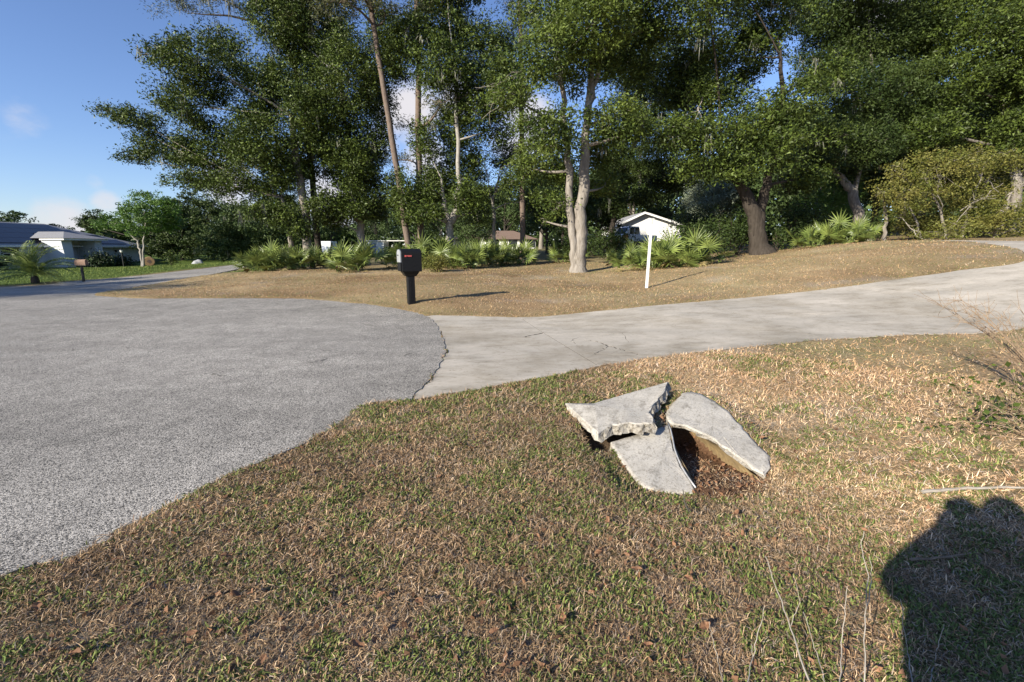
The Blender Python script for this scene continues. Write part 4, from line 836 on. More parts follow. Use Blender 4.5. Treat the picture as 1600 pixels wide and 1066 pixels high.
# ---------------------------------------------------------------- mailbox, posts, small things
def mailbox():
    b = ground(643, 474); root = empty('mailbox', tuple(b), 'black plastic mailbox on a thick post with a small red flag', 'mailbox')
    a = np.array([-.90,-.44,0]); a /= np.linalg.norm(a); s = np.array([-a[1], a[0], 0]); up = np.array([0,0,1.]); s = -s if s[1] > 0 else s      # a: towards the door, s: towards the camera
    if s[1] > 0: s = -s
    m = MB(); m.box(b+[0,0,.33], (.17,.17,.84), math.atan2(a[1], a[0])); m.build('post', 'black_plastic', root, bevel=.02)
    m = MB(); c = b+up*.42
    for k in (-1, 0, 1): m.obox(b + s*.083 + a*(.02*k-.006) + up*.03, a*.012, s*.006, up*.66)
    m.build('post_rib', 'black_plastic', root)
    # box: rounded top profile extruded along a
    def prof(w, h0, h1, n=9): return [(-w,h0*1.0),( -w,h1-.07)]+[(-w*math.cos(t), h1-.07+.09*math.sin(t)) for t in np.linspace(0, math.pi, n)[1:-1]]+[(w,h1-.07),(w,h0)]
    P = [b+s*q[0]+up*q[1] for q in prof(.17,.74,1.235)]
    m = MB(); m.prism([p - a*.24 for p in P], a*.46); m.build('box', 'black_plastic', root, bevel=.012)
    neck = [b+s*x+up*z+a*y_ for x, y_, z in [(-.1,-.12,.63),(.1,-.12,.63),(.1,.12,.63),(-.1,.12,.63)]]; top = [b+s*x+up*z+a*y_ for x, y_, z in [(-.15,-.2,.75),(.15,-.2,.75),(.15,.2,.75),(-.15,.2,.75)]]
    m = MB(); m.mesh(neck+top, [(0,1,5,4),(1,2,6,5),(2,3,7,6),(3,0,4,7),(3,2,1,0),(4,5,6,7)]); m.build('bracket', 'black_plastic', root, bevel=.01)
    D = [b+s*q[0]*.97+up*(q[1]*1.0) for q in prof(.165,.95,1.22)]
    m = MB(); m.prism([p+a*.222 for p in D], a*.035); d = m.build('door', 'grey_plastic', root, bevel=.008); 
    m = MB(); m.obox(b+a*.258+s*-.03+up*1.1, s*.06, a*.02, up*.02); m.build('handle', 'black_plastic', d, bevel=.004)
    m = MB(); m.obox(b+a*.222+s*-.15+up*.75, s*.30, a*.03, up*.19); m.build('newspaper_slot', 'black_plastic', root, bevel=.01)
    m = MB(); m.obox(b+s*.172+a*.15+up*1.075, -a*.16, s*.008, up*.035); m.lathe((0,0,0), [(0,0)], 3) if False else None; f = m.build('flag', 'red_flag', root, bevel=.003)
    m = MB(); m.tube([b+s*.165+a*.13+up*1.093, b+s*.19+a*.13+up*1.093], [.02,.02], 10); m.build('flag_pivot', 'red_flag', f)
mailbox()
def white_post():
    b = ground(1010, 451); root = empty('lamp_post', tuple(b), 'white wooden post with a stripped lantern frame on top in the dry grass', 'post')
    lean = np.array([.02,0,1.]); 
    m = MB(); w = .036; B = [b+np.array([x*w,y_*w,-.1]) for x, y_ in ((-1,-1),(1,-1),(1,1),(-1,1))]; T = [b+np.array([x*w,y_*w,0])+lean*1.86 for x, y_ in ((-1,-1),(1,-1),(1,1),(-1,1))]
    m.mesh(B+T, [(0,1,5,4),(1,2,6,5),(2,3,7,6),(3,0,4,7),(4,5,6,7)]); m.build('post', 'white_paint', root, bevel=.006)
    t = b+lean*1.86
    m = MB(); m.box(t+[0,0,.011], (.1,.1,.02)); m.build('post_cap', 'white_paint', root, bevel=.004)
    for x, y_ in ((-1,-1),(1,-1),(1,1),(-1,1)):
        m = MB(); m.tube([t+[x*.036,y_*.036,.02], t+[x*.05,y_*.05,.17]], .006, 6); m.build('lantern_bar', 'white_paint', root)
    m = MB(); m.lathe(t+[0,0,.02], [(.012,0),(.016,.02),(.012,.07),(.0,.08)], 10); m.build('lamp_holder', 'white_paint', root, True)
    m = MB(); m.box(t+[0,0,.182], (.125,.125,.016)); m.build('lantern_top', 'white_paint', root, bevel=.004)
white_post()
def wood_mailbox():
    b = ground(131, 440.5); k = b[1]/F; root = empty('wooden_mailbox', tuple(b), 'brown box mailbox on a dark post at the far side of the street', 'mailbox')
    t = at_y(127, 414.5, b[1])
    MB().tube([b-[0,0,.1], t], [.06,.06], 6).build('post', 'dark_wood', root)
    m = MB(); c = t+[.03,0,.14]; P = [c+np.array([-.27,y_,z]) for y_, z in ((-.1,-.14),(.1,-.14),(.1,.04),(.07,.12),(0,.15),(-.07,.12),(-.1,.04))]
    m.prism(P, (.54,0,0)); m.build('box', 'brown_wood', root, bevel=.008)
    MB().box(c+[0,0,-.16], (.6,.24,.03)).build('shelf', 'dark_wood', root)
wood_mailbox()
def lawn_lamp():
    b = at_y(193, 413.5, 47); z = h1(b[0], b[1]); b[2] = z; root = empty('lawn_lamp', tuple(b), 'thin black lamp post with pale lantern on the lawn of the grey house', 'lamp post')
    MB().tube([b-[0,0,.1], b+[0,0,1.5]], [.045,.045], 8).build('post', 'dark_metal', root)
    MB().lathe(b+[0,0,1.5], [(.04,0),(.1,.03),(.13,.22),(.1,.24)], 8).build('lantern', 'white_paint', root)
    MB().lathe(b+[0,0,1.74], [(.16,0),(.05,.09),(.02,.14),(0,.15)], 8).build('lantern_roof', 'dark_metal', root)
lawn_lamp()
b = at_y(234, 412, 52); b[2] = h1(b[0], b[1])
root = empty('hay_bale', tuple(b), 'round brown bale lying on its side right of the pale lawn tree', 'bale')
m = MB(); m.tube([b+[.3,-.4,.5], b+[.28,-.37,.5], b+[-.28,.37,.5], b+[-.3,.4,.5]], [.46,.52,.52,.46], 20); m.build('bale', 'hay', root)
m = MB(); m.tube([b+[.31,-.413,.5], b+[.3,-.4,.5]], [.2,.2], 16); m.build('core', 'brown_wood', root)
def boulder(px, py, y, w, h, label):
    b = at_y(px, py, y); b[2] = h1(b[0], b[1]); V = []; Fs = []; n, mm = 16, 9
    for j in range(mm):
        th = math.pi*.5*j/(mm-1)
        for i in range(n):
            a = 2*math.pi*i/n; q = 1+.16*math.sin(3*a+1)+.1*math.sin(5*a+j); V.append(b+np.array([w/2*q*math.cos(a)*math.cos(th)**.7, w*.35*q*math.sin(a)*math.cos(th)**.7, h*math.sin(th)*(1+.12*math.cos(a))-.05]))
    for j in range(mm-1):
        for i in range(n): Fs.append((j*n+i, j*n+(i+1) % n, (j+1)*n+(i+1) % n, (j+1)*n+i))
    m = MB(); m.mesh(V, Fs); tag(m.build('boulder', 'rock', smooth=True, loc=tuple(b)), label, 'boulder')
boulder(308, 408, 48, 1.15, .52, 'pale grey boulder on the green lawn near the wood edge')

# ---------------------------------------------------------------- grey house with solar roof
def house():
    A = np.array([-50.3, 30.0]); B = np.array([-48.6, 60.5]); e = (B-A)/np.linalg.norm(B-A); n = np.array([e[1], -e[0]]); Lh = np.linalg.norm(B-A)   # n faces the street
    z0 = -.72; root = empty('grey_house', (A[0]+e[0]*20-n[0]*5, A[1]+e[1]*20-n[1]*5, z0), 'low pale grey house with hipped solar roof and entrance porch', 'house')
    def p(s, d, z): q = A+e*s+n*d; return np.array([q[0], q[1], z0+z])
    E, N3 = np.r_[e,0], np.r_[n,0]; U = np.array([0,0,1.]); HE = 2.5; D = 11.0
    m = MB(); m.obox(p(0,-D,-.3), E*Lh, N3*D, U*(HE+.3)); m.build('wall', 'grey_wall', root)
    o = .7; zr = 5.0; h0 = HE+.02; c = [p(-o,o,h0), p(Lh+o,o,h0), p(Lh+o,-D-o,h0), p(-o,-D-o,h0)]; r1, r2 = p(6.2,-D/2,zr), p(Lh-6.2,-D/2,zr)
    m = MB(); m.mesh(c+[r1,r2], [(0,1,5,4),(1,2,5),(2,3,4,5),(3,0,4),(3,2,1,0)]); rf = m.build('roof', 'roof_shingle', root)
    m = MB(); m.obox(p(-o,o,HE-.17), E*(Lh+2*o), N3*.04, U*.19); m.obox(p(Lh+o,-D-o,HE-.17), N3*(D+2*o), E*.04, U*.19); m.build('fascia', 'white_paint', rf)
    # solar panels on the street side
    up = (p(0,-D/2,zr)-p(0,o,h0)); ln = np.linalg.norm(up); upn = up/ln; nr = np.cross(E, upn); nr = nr if nr[2] > 0 else -nr
    for row in range(4):
        for k in range(26):
            s = 2.0+k*1.06; t0 = .45+row*1.42
            lo = -o+ t0/ln*6.9 + .6; hi = Lh+o - (t0+1.38)/ln*6.9 - .4
            if s < lo or s+1.03 > hi or (19.3 < s < 23.8 and row < 2): continue
            MB().obox(p(s,o,h0)+upn*t0+nr*.05, E*1.03, upn*1.38, nr*.035).build('solar_panel', 'solar', rf)
    # porch
    ps = 18.5; pw = 5.0; pd = 2.2; ph = 3.05
    pr = MB(); pr.obox(p(ps+.1,-.0,ph), E*(pw), N3*(pd+.5), U*.2); pf = pr.build('porch_fascia', 'white_paint', root)
    m = MB(); cc = [p(ps,pd+.6,ph+.203), p(ps+pw+.2,pd+.6,ph+.203), p(ps+pw+.2,-3,ph+.203), p(ps,-3,ph+.203)]; q1, q2 = p(ps+2.6,0.2,ph+.95), p(ps+2.6,-3,ph+.95)
    m.mesh(cc+[q1,q2], [(0,1,4),(1,2,5,4),(3,0,4,5),(3,2,1,0)]); m.build('porch_roof', 'roof_shingle', root)
    for s0, fl in ((ps+.5, -.5), (ps+pw-1.1, 0)):
        m = MB(); w0 = .85; m.mesh([p(s0+fl*0,.02,-.2), p(s0+w0,.02,-.2), p(s0+w0,pd,-.2), p(s0,pd,-.2), p(s0+fl*.5,.02,ph-.003), p(s0+w0,.02,ph-.003), p(s0+w0,pd,ph-.003), p(s0+fl*.5,pd,ph-.003)], [(0,1,5,4),(1,2,6,5),(2,3,7,6),(3,0,4,7),(4,5,6,7)][::1]); m.build('porch_pier', 'grey_wall', root)
    m = MB(); m.obox(p(ps+1.35,.3,2.45), E*2.55, N3*.2, U*.6); m.build('porch_lintel', 'grey_wall', root)
    dd = MB(); dd.obox(p(ps+1.7,.0,0), E*1.6, N3*.06, U*2.15); d = dd.build('door', 'door_paint', root)
    MB().obox(p(ps+1.85,.06,1.0), E*.05, N3*.06, U*.12).build('handle', 'rim_metal', d)
    def win(s, w, zb, h):
        f = MB(); f.obox(p(s,.0,zb), E*w, N3*.05, U*h); fo = f.build('window', 'white_paint', root)
        for i in range(2):
            for j in range(3):
                g = MB(); g.obox(p(s+.06+i*(w-.06)/2,.05,zb+.06+j*(h-.06)/3), E*((w-.18)/2), N3*.012, U*((h-.24)/3)); g.build('pane', 'glass', fo)
        MB().obox(p(s-.05,.0,zb-.07), E*(w+.1), N3*.12, U*.065).build('sill', 'white_paint', fo)
    win(15.0, 1.5, .75, 1.5); win(24.0, 1.3, .75, 1.5); win(10, 1.5, .75, 1.5); win(5, 1.5, .75, 1.5)
    MB().obox(p(27.0,.0,1.75), E*.16, N3*.18, U*.26).build('wall_lamp', 'dark_metal', root)
    for k in range(4): MB().obox(p(27.6-.0,0,.0)+U*(.02+k*.55), E*2.55, N3*.04, U*.53).build('garage_door_panel', 'white_wall', root)
house()

# ---------------------------------------------------------------- far houses and vehicles
def white_house():
    c = at_y(1012, 378, 52); z = h1(c[0], c[1])-.1; x0, x1 = at_y(964, 380, 52)[0], at_y(1062, 380, 52)[0]; w = x1-x0; xm = at_y(1003, 380, 52)[0]
    root = empty('white_house', (c[0], 52, z), 'white gabled house far behind the white post', 'house'); ze = at_y(1000, 351, 52)[2]; zr = at_y(1000, 333, 52)[2]; D = 9
    m = MB(); P = [(x0,52,z-.5),(x1,52,z-.5),(x1,52,ze-.1),(xm,52,zr-.12),(x0,52,ze-.1)]; m.prism([np.array(p) for p in P], (0,D,0)); m.build('wall', 'white_wall', root)
    m = MB()
    for a, b in (((x0-.5,ze-.25),(xm,zr)), ((x1+.5,ze-.25),(xm,zr))):
        a3, b3 = np.array([a[0],51.4,a[1]]), np.array([b[0],51.4,b[1]]); m.obox(a3, b3-a3, (0,D+1,0), (0,0,.12))
    rf = m.build('roof', 'roof_shingle', root)
    for a, b in (((x0-.5,ze-.25),(xm,zr)), ((x1+.5,ze-.25),(xm,zr))):
        a3, b3 = np.array([a[0],51.36,a[1]-.12]), np.array([b[0],51.36,b[1]-.12]); MB().obox(a3, b3-a3, (0,.036,0), (0,0,.22)).build('barge_board', 'white_paint', rf)
    for k in range(9): MB().obox((x0+.15+k*(w-.3)/9, 51.965, z-.3), ((w-.3)/9-.03,0,0), (0,.034,0), (0,0,ze-z+.1)).build('siding_panel', 'white_wall', root)
white_house()
def vehicle(name, label, px, py, y, Lm, Hm, Wm, kind, rz, cat='truck', group=None, paint='car_white', base=None):
    b = at_y(px, py, y); z = h1(b[0], b[1]); b = np.array([b[0], y, z if base is None else base]); ca, sa = math.cos(rz), math.sin(rz)
    root = empty(name, tuple(b), label, cat, group)
    def q(x, yv, zv): return b+np.array([ca*x-sa*yv, sa*x+ca*yv, zv])
    h = Lm/2; w = Wm/2
    if kind == 'pickup': low = [(-h,.45),(h,.45),(h,1.05),(h*.15,1.1),(-h*.5,1.1),(-h,1.0)]; cab = [(-h*.55,1.08),(h*.2,1.08),(h*.12,Hm),(-h*.32,Hm)]
    elif kind == 'van': low = [(-h,.4),(h,.4),(h,Hm),(-h*.7,Hm),(-h*.85,1.2),(-h,1.0)]; cab = None
    else: low = [(-h,.35),(h,.35),(h,.85),(h*.7,.92),(-h*.5,.92),(-h,.75)]; cab = [(-h*.5,.9),(h*.75,.9),(h*.5,Hm),(-h*.2,Hm)]
    m = MB(); m.prism([q(x,-w,zz) for x, zz in low], q(0,w,0)-q(0,-w,0)); m.build('body', paint, root, bevel=.06)
    if cab:
        m = MB(); m.prism([q(x,-w*.9,zz) for x, zz in cab], q(0,w*.9,0)-q(0,-w*.9,0)); cb = m.build('cab', paint, root, bevel=.05)
        xs = [cab[0][0]*.8+cab[3][0]*.2, (cab[0][0]+cab[1][0])/2-.04]; 
        for sd in (-1, 1):
            for xa, xb in ((cab[3][0]+.0, (cab[3][0]+cab[2][0])/2-.05), ((cab[3][0]+cab[2][0])/2+.05, cab[2][0]-.02)):
                g = MB(); g.obox(q(xa, sd*w*.905, 1.15), q(xb,0,0)-q(xa,0,0), q(0,sd*.01,0)-q(0,0,0), (0,0,Hm-1.27)); g.build('window', 'glass', cb)
        a0, a1 = np.array(cab[0]), np.array(cab[3]); s0, s1 = a0+(a1-a0)*.12, a0+(a1-a0)*.88; nx = np.array([-(a1-a0)[1], (a1-a0)[0]]); nx = nx/np.linalg.norm(nx)*.012; nx = nx if nx[0] < 0 else -nx
        g = MB(); g.poly([q(s0[0]+nx[0],-w*.8,s0[1]+nx[1]), q(s0[0]+nx[0],w*.8,s0[1]+nx[1]), q(s1[0]+nx[0],w*.75,s1[1]+nx[1]), q(s1[0]+nx[0],-w*.75,s1[1]+nx[1])]); g.build('windscreen', 'glass', cb)
    else:
        for sd in (-1, 1):
            g = MB(); g.obox(q(-h*.72, sd*w*1.002, 1.3), q(h*.4,0,0)-q(0,0,0), q(0,sd*.01,0)-q(0,0,0), (0,0,Hm-1.55)); g.build('window', 'glass', root)
    for x in (-h*.62, h*.62):
        for sd in (-1, 1):
            c = q(x, sd*(w-.1), .36); ax = q(0,.11,0)-q(0,0,0); t = MB(); t.tube([c-ax, c+ax], [.36,.36], 18); wh = t.build('wheel', 'tyre', root)
            t = MB(); t.tube([c-ax*1.06, c+ax*1.06], [.2,.2], 14); t.build('rim', 'rim_metal', wh)
    for sd in (-1, 1):
        MB().box(q(-h-.005, sd*w*.72, .85), (.05,.05,.05)).obox(q(-h-.02, sd*w*.72-.12, .72), q(.03,0,0)-q(0,0,0), q(0,.24,0)-q(0,0,0), (0,0,.16)).build('headlight', 'rim_metal', root)
    MB().obox(q(-h-.06,-w*.95,.42), q(.1,0,0)-q(0,0,0), q(0,2*w*.95,0)-q(0,0,0), (0,0,.2)).build('bumper', 'rim_metal', root)
    return root
vehicle('pickup_truck', 'white pickup truck parked before the far white house', 985, 376, 47, 5.2, 1.9, 1.95, 'pickup', R(25), 'truck')
vehicle('parked_car', 'white car parked in the shade behind the double-trunked oak', 925, 396, 46, 4.2, 1.4, 1.7, 'car', R(60), 'car')
vehicle('camper_van', 'white camper van parked far off between palmettos at the left', 512, 398, 72, 5.5, 2.2, 2.0, 'van', R(100), 'van')
b = at_y(1000, 378, 46); 
def far_sign():
    b = ground(976, 400); b = at_y(976, 394, 38); b[2] = h1(b[0], b[1]); root = empty('red_mailbox', tuple(b), 'rusty red mailbox on a pale post below the white pickup truck', 'mailbox'); k = 38/F
    MB().box(b+[0,0,.45], (.16,.16,1.0)).build('post', 'white_paint', root)
    P = [b+np.array([-.16,-.3,.95])+np.array([x,0,z]) for x, z in ((0,0),(.32,0),(.32,.3),(.24,.4),(.08,.4),(0,.3))]
    m = MB(); m.prism(P, (0,.6,0)); m.build('box', 'rust', root, bevel=.01)
far_sign()
def brown_house():
    y = 74; x0, x1 = at_y(690, 380, y)[0], at_y(842, 380, y)[0]; z = h1((x0+x1)/2, y)-.2; ze = at_y(780, 374, y)[2]; zr = at_y(780, 359, y)[2]
    root = empty('brown_roofed_house', ((x0+x1)/2, y, z), 'low house with brown roof half hidden behind trunks right of the mailbox', 'house')
    MB().obox((x0+.5,y+.6,z-.3), (x1-x0-1,0,0), (0,8,0), (0,0,ze-z+.25)).build('wall', 'white_wall', root)
    m = MB(); m.mesh([(x0,y,ze),(x1,y,ze),(x1,y+9.2,ze),(x0,y+9.2,ze),(x0+5,y+4.6,zr),(x1-4,y+4.6,zr)], [(0,1,5,4),(1,2,5),(2,3,4,5),(3,0,4),(3,2,1,0)]); m.build('roof', 'roof_brown', root)
    for k in range(5):
        w = MB(); w.obox((x0+2+k*2.9,y+.565,z+.8), (1.3,0,0), (0,.03,0), (0,0,1.2)); w.build('window', 'glass', root)
brown_house()
def shed():
    y = 80; x0, x1 = at_y(575, 385, y)[0], at_y(600, 385, y)[0]; z = h1(x0, y)-.1; zt = at_y(585, 377, y)[2]
    root = empty('white_shed', (x0, y, z), 'small white shed with flat roof far behind the low dark hedge', 'shed')
    MB().obox((x0,y,z-.3), (x1-x0,0,0), (0,3,0), (0,0,zt-z+.3)).build('wall', 'white_wall', root)
    MB().obox((x0-.2,y-.3,zt+.003), (x1-x0+.4,0,0), (0,3.6,0), (0,0,.12)).build('roof', 'white_paint', root)
    MB().obox((x0+.5,y-.03,z), (.9,0,0), (0,.028,0), (0,0,1.9)).build('door', 'door_paint', root)
    x0 = at_y(606, 385, y)[0]; root = empty('carport', (x0, y, z), 'dark open carport with pale flat roof right of the far white shed', 'carport'); w = 3.2
    for sx in (0.1, w-.1):
        for sy in (.1, 4): MB().tube([(x0+sx,y+sy,z-.2),(x0+sx,y+sy,zt+.0)], [.06,.06], 6).build('post', 'dark_wood', root)
    MB().obox((x0-.1,y-.2,zt), (w+.2,0,0), (0,4.6,0), (0,0,.14)).build('roof', 'white_paint', root)
shed()

# ---------------------------------------------------------------- sticks, stems, leaves
def branchy(name, label, stems, matn='twig', cat='twig', group=None):
    b = np.asarray(stems[0][0][0]); root_m = MB(); many = len(stems) > 2; root = empty(name, tuple(b), label, cat, group) if many else None
    for pts, r in stems:
        P = np.array(pts); t = np.linspace(0, len(P)-1, (len(P)-1)*5+1); k = np.arange(len(P)); Q = np.c_[[np.interp(t, k, P[:,i]) for i in range(3)]].T; Q[1:-1] += rng.normal(0, .0018, (len(Q)-2,3)); root_m.tube(Q, np.linspace(r, r*.45, len(Q)), 6)
        if many: root_m.build('stem', matn, root); root_m = MB()
    if many: return root
    return tag(root_m.build(name, matn, loc=tuple(b)), label, cat, group)
def gp(px, py, up=0.02): p = ground(px, py); p[2] += .012+up; return p
branchy('fallen_stick', 'pale straight stick lying across the top of the photographer shadow', [([gp(1440,776),gp(1500,771),gp(1560,769),gp(1612,770)], .012)], 'dead_wood', 'stick')
branchy('fallen_stick', 'brown stick lying in the shadow at the lower right', [([gp(1420,884),gp(1460,882),gp(1515,873)], .008)], 'twig', 'stick')
branchy('fallen_stick', 'long thin branch bending from the right thicket down to the grass', [([gp(1402,778,.01),at_y(1430,745,3.5),at_y(1478,693,3.6),at_y(1540,665,3.6),at_y(1610,655,3.5)], .008), ([at_y(1478,693,3.6),at_y(1440,678,3.7),at_y(1400,678,3.8)], .004)], 'twig', 'branch')
branchy('iron_spike', 'short dark twig standing at the foot of the left concrete piece', [([gp(1075,806),at_z(1070,785,-.05),at_z(1067,765,.0)], .006)], 'dark_wood', 'twig')
def stemz(p0, pxs, y): return [p0]+[at_y(px, py, y) for px, py in pxs]
branchy('dead_weed', 'tall thin dead weed stem at the bottom edge left of the shadow', [([gp(1348,1080)]+[at_y(px,py,1.45) for px, py in [(1352,960),(1356,900),(1345,850),(1350,830)]], .0022), ([at_y(1352,960,1.45),at_y(1362,910,1.5),at_y(1358,870,1.5)], .002)], 'dead_wood', 'weed stem', 'dead weed stems')
branchy('dead_weed', 'wispy dead weed with thin curved stems at the bottom edge', [([gp(1262,1075)]+[at_y(px,py,1.5) for px, py in [(1235,980),(1210,910),(1196,870)]], .0034), ([at_y(1235,980,1.5),at_y(1250,940,1.5),at_y(1240,900,1.5)], .0015)] + [([gp(x0_, 1085)]+[at_y(x0_+dx_*k_, 1066-h_*k_, 1.42) for k_ in (.35,.7,1)], .0021) for x0_, dx_, h_ in ((1130,-22,95),(1165,30,120),(1290,-35,110),(1310,14,150),(1425,-18,130),(1180,-6,60),(1450,25,90))], 'dead_wood', 'weed stem', 'dead weed stems')
branchy('dead_weed', 'short dark weed stem just right of the tall thin stem', [([gp(1395,1010)]+[at_y(px,py,1.7) for px, py in [(1397,960),(1394,905)]], .003)], 'twig', 'weed stem', 'dead weed stems')
def dead_weed(name, label, base, tips, y, r, sub, green=0, seed=0):
    rr = np.random.default_rng(seed); m = MB(); root = empty(name, tuple(base), label, 'weed'); ends = []
    for px, py in tips:
        e = at_y(px, py, y+rr.uniform(-.25,.25)); mid = (np.asarray(base)+e)/2+np.array([0,0,.18]); q = np.linspace(0,1,10)[:,None]; Q = np.asarray(base)*(1-q)**2+2*mid*q*(1-q)+e*q*q; Q[1:] += np.cumsum(rr.normal(0,.008,(9,3)),0); m.tube(Q, np.linspace(r, r*.3, 10), 5)
        for k in range(sub):
            i = rr.integers(3, 10); dv = (e-Q[0])/np.linalg.norm(e-Q[0])+rr.normal(0,.7,3); dv /= np.linalg.norm(dv); l = rr.uniform(.08,.3); q2 = np.linspace(0,1,5)[:,None]; T = Q[i]+dv*l*q2+np.cumsum(rr.normal(0,.008,(5,3)),0)*(q2>0); m.tube(T, np.linspace(r*.35, .0012, 5), 4); ends += [T[3], T[4], T[2]]
    m.build('stems', 'twig', root)
    if green:
        Cc = np.array(ends)[rr.integers(0, len(ends), green)]+rr.normal(0,.05,(green,3)); Cc[:,2] = np.maximum(Cc[:,2], ground_h(Cc[:,0], Cc[:,1])+.03); link('leaves', leaf_mesh('leaves', Cc-np.array(root.location), .045, None, .7), 'leaf_oak_light', root)
b1 = ground(1640, 700)
dead_weed('vine_weed', 'tangle of dead stems and green vine leaves at the right edge', b1, [(1505,625),(1540,610),(1480,660),(1570,640),(1590,615),(1530,690),(1560,720),(1500,720),(1450,700),(1590,600)], 3.5, .004, 18, 230, 3)
b2 = ground(1650, 640)
dead_weed('dry_weed', 'bare brown dead weed arching over the driveway edge at the right', b2, [(1478,482),(1505,472),(1480,478),(1500,485),(1520,476),(1545,488),(1570,480),(1590,490),(1490,500),(1530,505),(1560,510)], 4.3, .0065, 16, 0, 4)
def fallen_leaf_mesh(seed):
    rr = np.random.default_rng(seed); n = 7; V = []; 
    for i in range(n):
        t = i/(n-1); w = .022*math.sin(math.pi*min(1,max(.02,t)))**.7*rr.uniform(.8,1.2); x = (t-.5)*.085; z = .012*math.sin(t*3+seed)+.012; V += [(x,-w,z+.014*rr.random()),(x,0,z),(x,w,z+.014*rr.random())]
    Fs = [(3*i+k, 3*i+3+k, 3*i+4+k, 3*i+1+k) for i in range(n-1) for k in range(2)]
    me = bpy.data.meshes.new('fallen_leaf'); me.from_pydata(V, [], Fs); me.materials.append(MATS['fallen']); return me
flm = [fallen_leaf_mesh(i) for i in range(5)]
def leafat(px, py, s, label='curled brown leaf lying in the near grass'):
    p = ground(px, py); z = float(ground_h([p[0]],[p[1]])[0]); o = bpy.data.objects.new('fallen_leaf', flm[random.randrange(5)]); COL.objects.link(o); o.location = (p[0], p[1], z+.022); o.rotation_euler = (random.uniform(-.5,.5), random.uniform(-.5,.5), random.random()*6.28); o.scale = (s,s,s); tag(o, label, 'leaf', 'fallen leaves in the near grass')
for px, py in [(625,768),(610,775),(432,727),(355,880),(397,938),(595,943),(655,955),(120,1035),(85,1030),(180,885),(995,900),(990,965),(1075,918),(838,750),(843,655),(720,700),(510,735),(535,865),(300,1000),(370,940),(410,1045),(480,1010),(770,1000),(880,980),(1150,810),(1190,700),(1160,842),(1240,745),(1385,780),(1340,830),(1290,910),(1100,990),(240,930),(60,960),(700,880),(950,820),(1010,1020),(560,1020),(660,650),(720,660)]:
    leafat(px, py, random.uniform(.42,.75))
def litter():
    x = []; y = []
    P = np.array([p[:2] for p in mouth]); lo, hi = P.min(0), P.max(0)
    a = lo+(hi-lo)*rng.random((450,2)); a = a[sdf(P, a[:,0], a[:,1]) < .06]
    b_ = np.c_[scatter(1500, 1.2, 6, -50, 57, 1.0)]; b_ = b_[clear(b_[:,0], b_[:,1])]
    q = np.r_[a, b_]; z = ground_h(q[:,0], q[:,1])+.012
    o = link('leaf_litter', leaf_mesh('leaf_litter', np.c_[q, z], .034), 'fallen'); tag(o, 'small brown leaf litter in the pipe mouth and the near grass', 'leaf litter', kind='stuff')
litter()

# ---------------------------------------------------------------- off-frame tree whose shade crosses the street, and the photographer
def side_tree(x, y, s, label):
    o = empty('street_tree', (x, y, h1(x, y)), label, 'tree'); o.scale = (s,s,s)
    for nm, me in zip(('crown', 'trunk'), protos[1]):
        c = bpy.data.objects.new(nm, me); COL.objects.link(c); c.parent = o
side_tree(-40.5, -2.2, 1.25, 'street tree beyond the left edge whose shade crosses the far street')

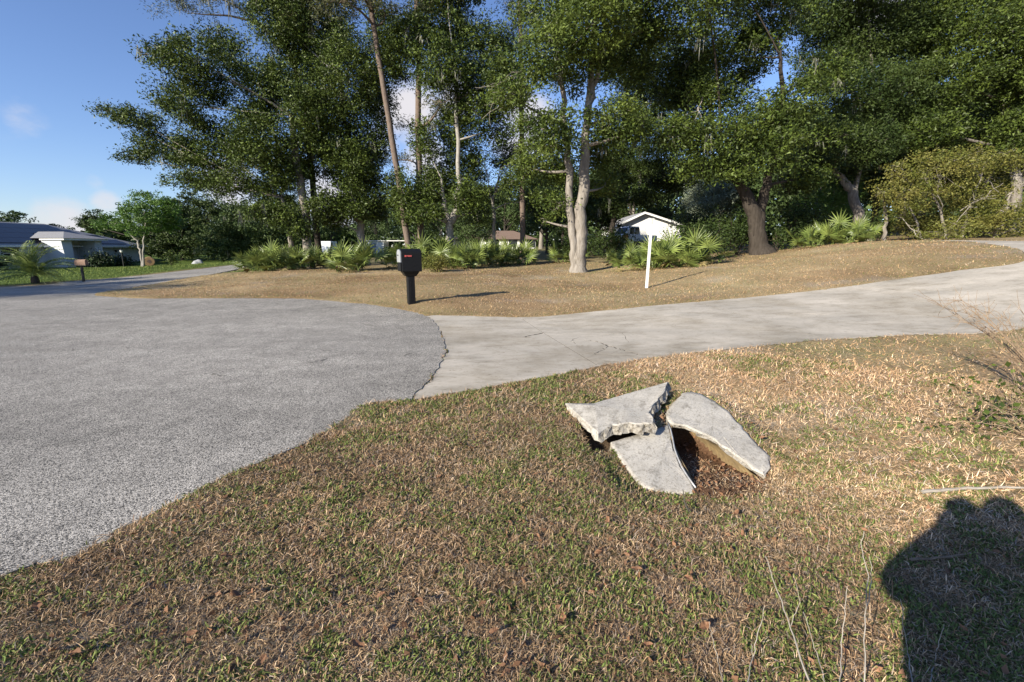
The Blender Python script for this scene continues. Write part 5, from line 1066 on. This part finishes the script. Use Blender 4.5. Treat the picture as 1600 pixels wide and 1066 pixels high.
def photographer():
    root = empty('person', (0.03,-.36,0), 'photographer standing at the viewpoint whose shadow falls at the lower right', 'person')
    J = {'pel':(.03,-.3,.86,.26,.26),'wai':(.03,-.25,1.02,.27,.27),'che':(.03,-.24,1.22,.23,.22),'nec0':(.04,-.2,1.37,.17,.17),'nec1':(.07,-.27,1.47,.08,.08),
         'sl':(-.15,-.3,1.3,.085,.085),'el':(-.22,-.04,1.1,.11,.11),'wl':(-.06,-.1,1.37,.055,.055),'sr':(.22,-.3,1.32,.085,.085),'er':(.42,-.3,1.22,.1,.1),'wr':(.09,-.14,1.41,.06,.06),
         'hl':(-.09,-.35,.8,.12,.12),'kl':(-.2,-.24,.46,.15,.15),'al':(-.13,-.38,.08,.04,.04),'tl':(-.15,-.2,.035,.038,.03),'hr':(.15,-.35,.8,.12,.12),'kr':(.2,-.33,.46,.13,.13),'ar':(.2,-.4,.08,.04,.04),'tr':(.22,-.22,.035,.038,.03)}
    E = [('pel','wai'),('wai','che'),('che','nec0'),('nec0','nec1'),('che','sl'),('sl','el'),('el','wl'),('che','sr'),('sr','er'),('er','wr'),('pel','hl'),('hl','kl'),('kl','al'),('al','tl'),('pel','hr'),('hr','kr'),('kr','ar'),('ar','tr')]
    for sd, wn in ((-1,'wl'),(1,'wr')):
        wx, wy, wz = J[wn][:3]; J['p'+wn] = (wx+sd*-.005, wy+.05, wz+.05, .034, .02); E.append((wn, 'p'+wn)); px_, py_, pz_ = J['p'+wn][:3]
        for f in range(4):
            a = 'f%s%d' % (wn, f); J[a+'a'] = (px_-sd*.012, py_+.022+.0*f, pz_+.012-.02*f+.02, .0095, .0095); J[a+'b'] = (px_-sd*.035, py_+.03, pz_+.012-.02*f+.02, .009, .009); J[a+'c'] = (px_-sd*(.052-.004*f), py_+.018, pz_+.01-.02*f+.02, .008, .008)
            E += [('p'+wn, a+'a'), (a+'a', a+'b'), (a+'b', a+'c')]
        J['t'+wn] = (wx-sd*.02, wy+.02, wz+.075, .011, .011); J['u'+wn] = (wx-sd*.035, wy+.035, wz+.09, .009, .009); E += [(wn, 't'+wn), ('t'+wn, 'u'+wn)]
    names = list(J); off = Vector(root.location); me = bpy.data.meshes.new('body'); me.from_pydata([tuple(Vector(J[k][:3])-off) for k in names], [(names.index(a), names.index(b)) for a, b in E], [])
    o = link('body', me, 'shirt', root); o.modifiers.new('skin', 'SKIN')
    if not me.skin_vertices: 
        bpy.context.view_layer.objects.active = o
    for i, k in enumerate(names):
        sv = me.skin_vertices[0].data[i]; sv.radius = J[k][3:5]; sv.use_root = (k == 'pel')
    sb = o.modifiers.new('sub', 'SUBSURF'); sb.levels = 1; sb.render_levels = 2
    # head as one shaped mesh: skull, nose, chin
    V = []; Fs = []; n, mm = 20, 14; c = np.array([.07,-.25,1.545])
    for j in range(mm+1):
        th = -math.pi/2+math.pi*j/mm
        for i in range(n):
            a = 2*math.pi*i/n; d = np.array([math.cos(a)*math.cos(th), math.sin(a)*math.cos(th), math.sin(th)]); r = np.array([.085,.105,.122])
            if d[2] < 0: r = r*np.array([1+.25*d[2], 1+.12*d[2], 1])
            p = d*r
            if d[1] > .85 and -.3 < d[2] < .15: p[1] += .018*(1-abs(d[2]+.12)/.3)
            V.append(c+p)
    for j in range(mm):
        for i in range(n): Fs.append((j*n+i, j*n+(i+1) % n, (j+1)*n+(i+1) % n, (j+1)*n+i))
    m = MB(); m.mesh(V, Fs); hd = m.build('head', 'skin', root, True)
    m = MB(); m.mesh([c+(np.asarray(v)-c)*1.07+[0,-.012,.008] for k, v in enumerate(V) if True], Fs); m.f = [f for f in m.f if np.mean([m.v[i][2] for i in f]) > c[2]-.02 and (np.mean([m.v[i][1] for i in f]) < c[1]+.03 or np.mean([m.v[i][2] for i in f]) > c[2]+.06)]; m.build('hair', 'hair', hd, True)
    for sd in (-1, 1):
        MB().lathe(c+[sd*.078,0,0], [(0,-.03),(.012,-.02),(.016,.01),(0,.03)], 8).build('ear', 'skin', hd, True)
        MB().lathe(c+[sd*.03,.088,.008], [(0,-.01),(.012,0),(0,.01)], 8).build('eye', 'white_paint', hd, True)
    MB().obox(c+[-.025,.088,-.062], (.05,0,0), (0,.006,0), (0,0,.008)).build('mouth', 'rust', hd)
    croot = empty('photo_camera', (0,-.12,CZ), 'black photo camera held at eye height by the photographer', 'camera')
    MB().box((0,-.09,CZ-.005), (.15,.06,.10)).build('camera_body', 'black_plastic', croot, bevel=.01)
    m = MB(); m.tube([(0,-.07,CZ),(0,-.04,CZ),(0,-.02,CZ)], [.036,.036,.04], 20); m.build('lens', 'black_plastic', croot, True)
    MB().box((0,-.09,CZ+.06), (.06,.06,.035)).build('prism_hump', 'black_plastic', croot, bevel=.008)
photographer()

cy = SC.cycles; SC.render.engine = 'CYCLES'
cy.max_bounces = 5; cy.diffuse_bounces = 3; cy.transmission_bounces = 3; cy.glossy_bounces = 2; cy.caustics_reflective = False; cy.caustics_refractive = False
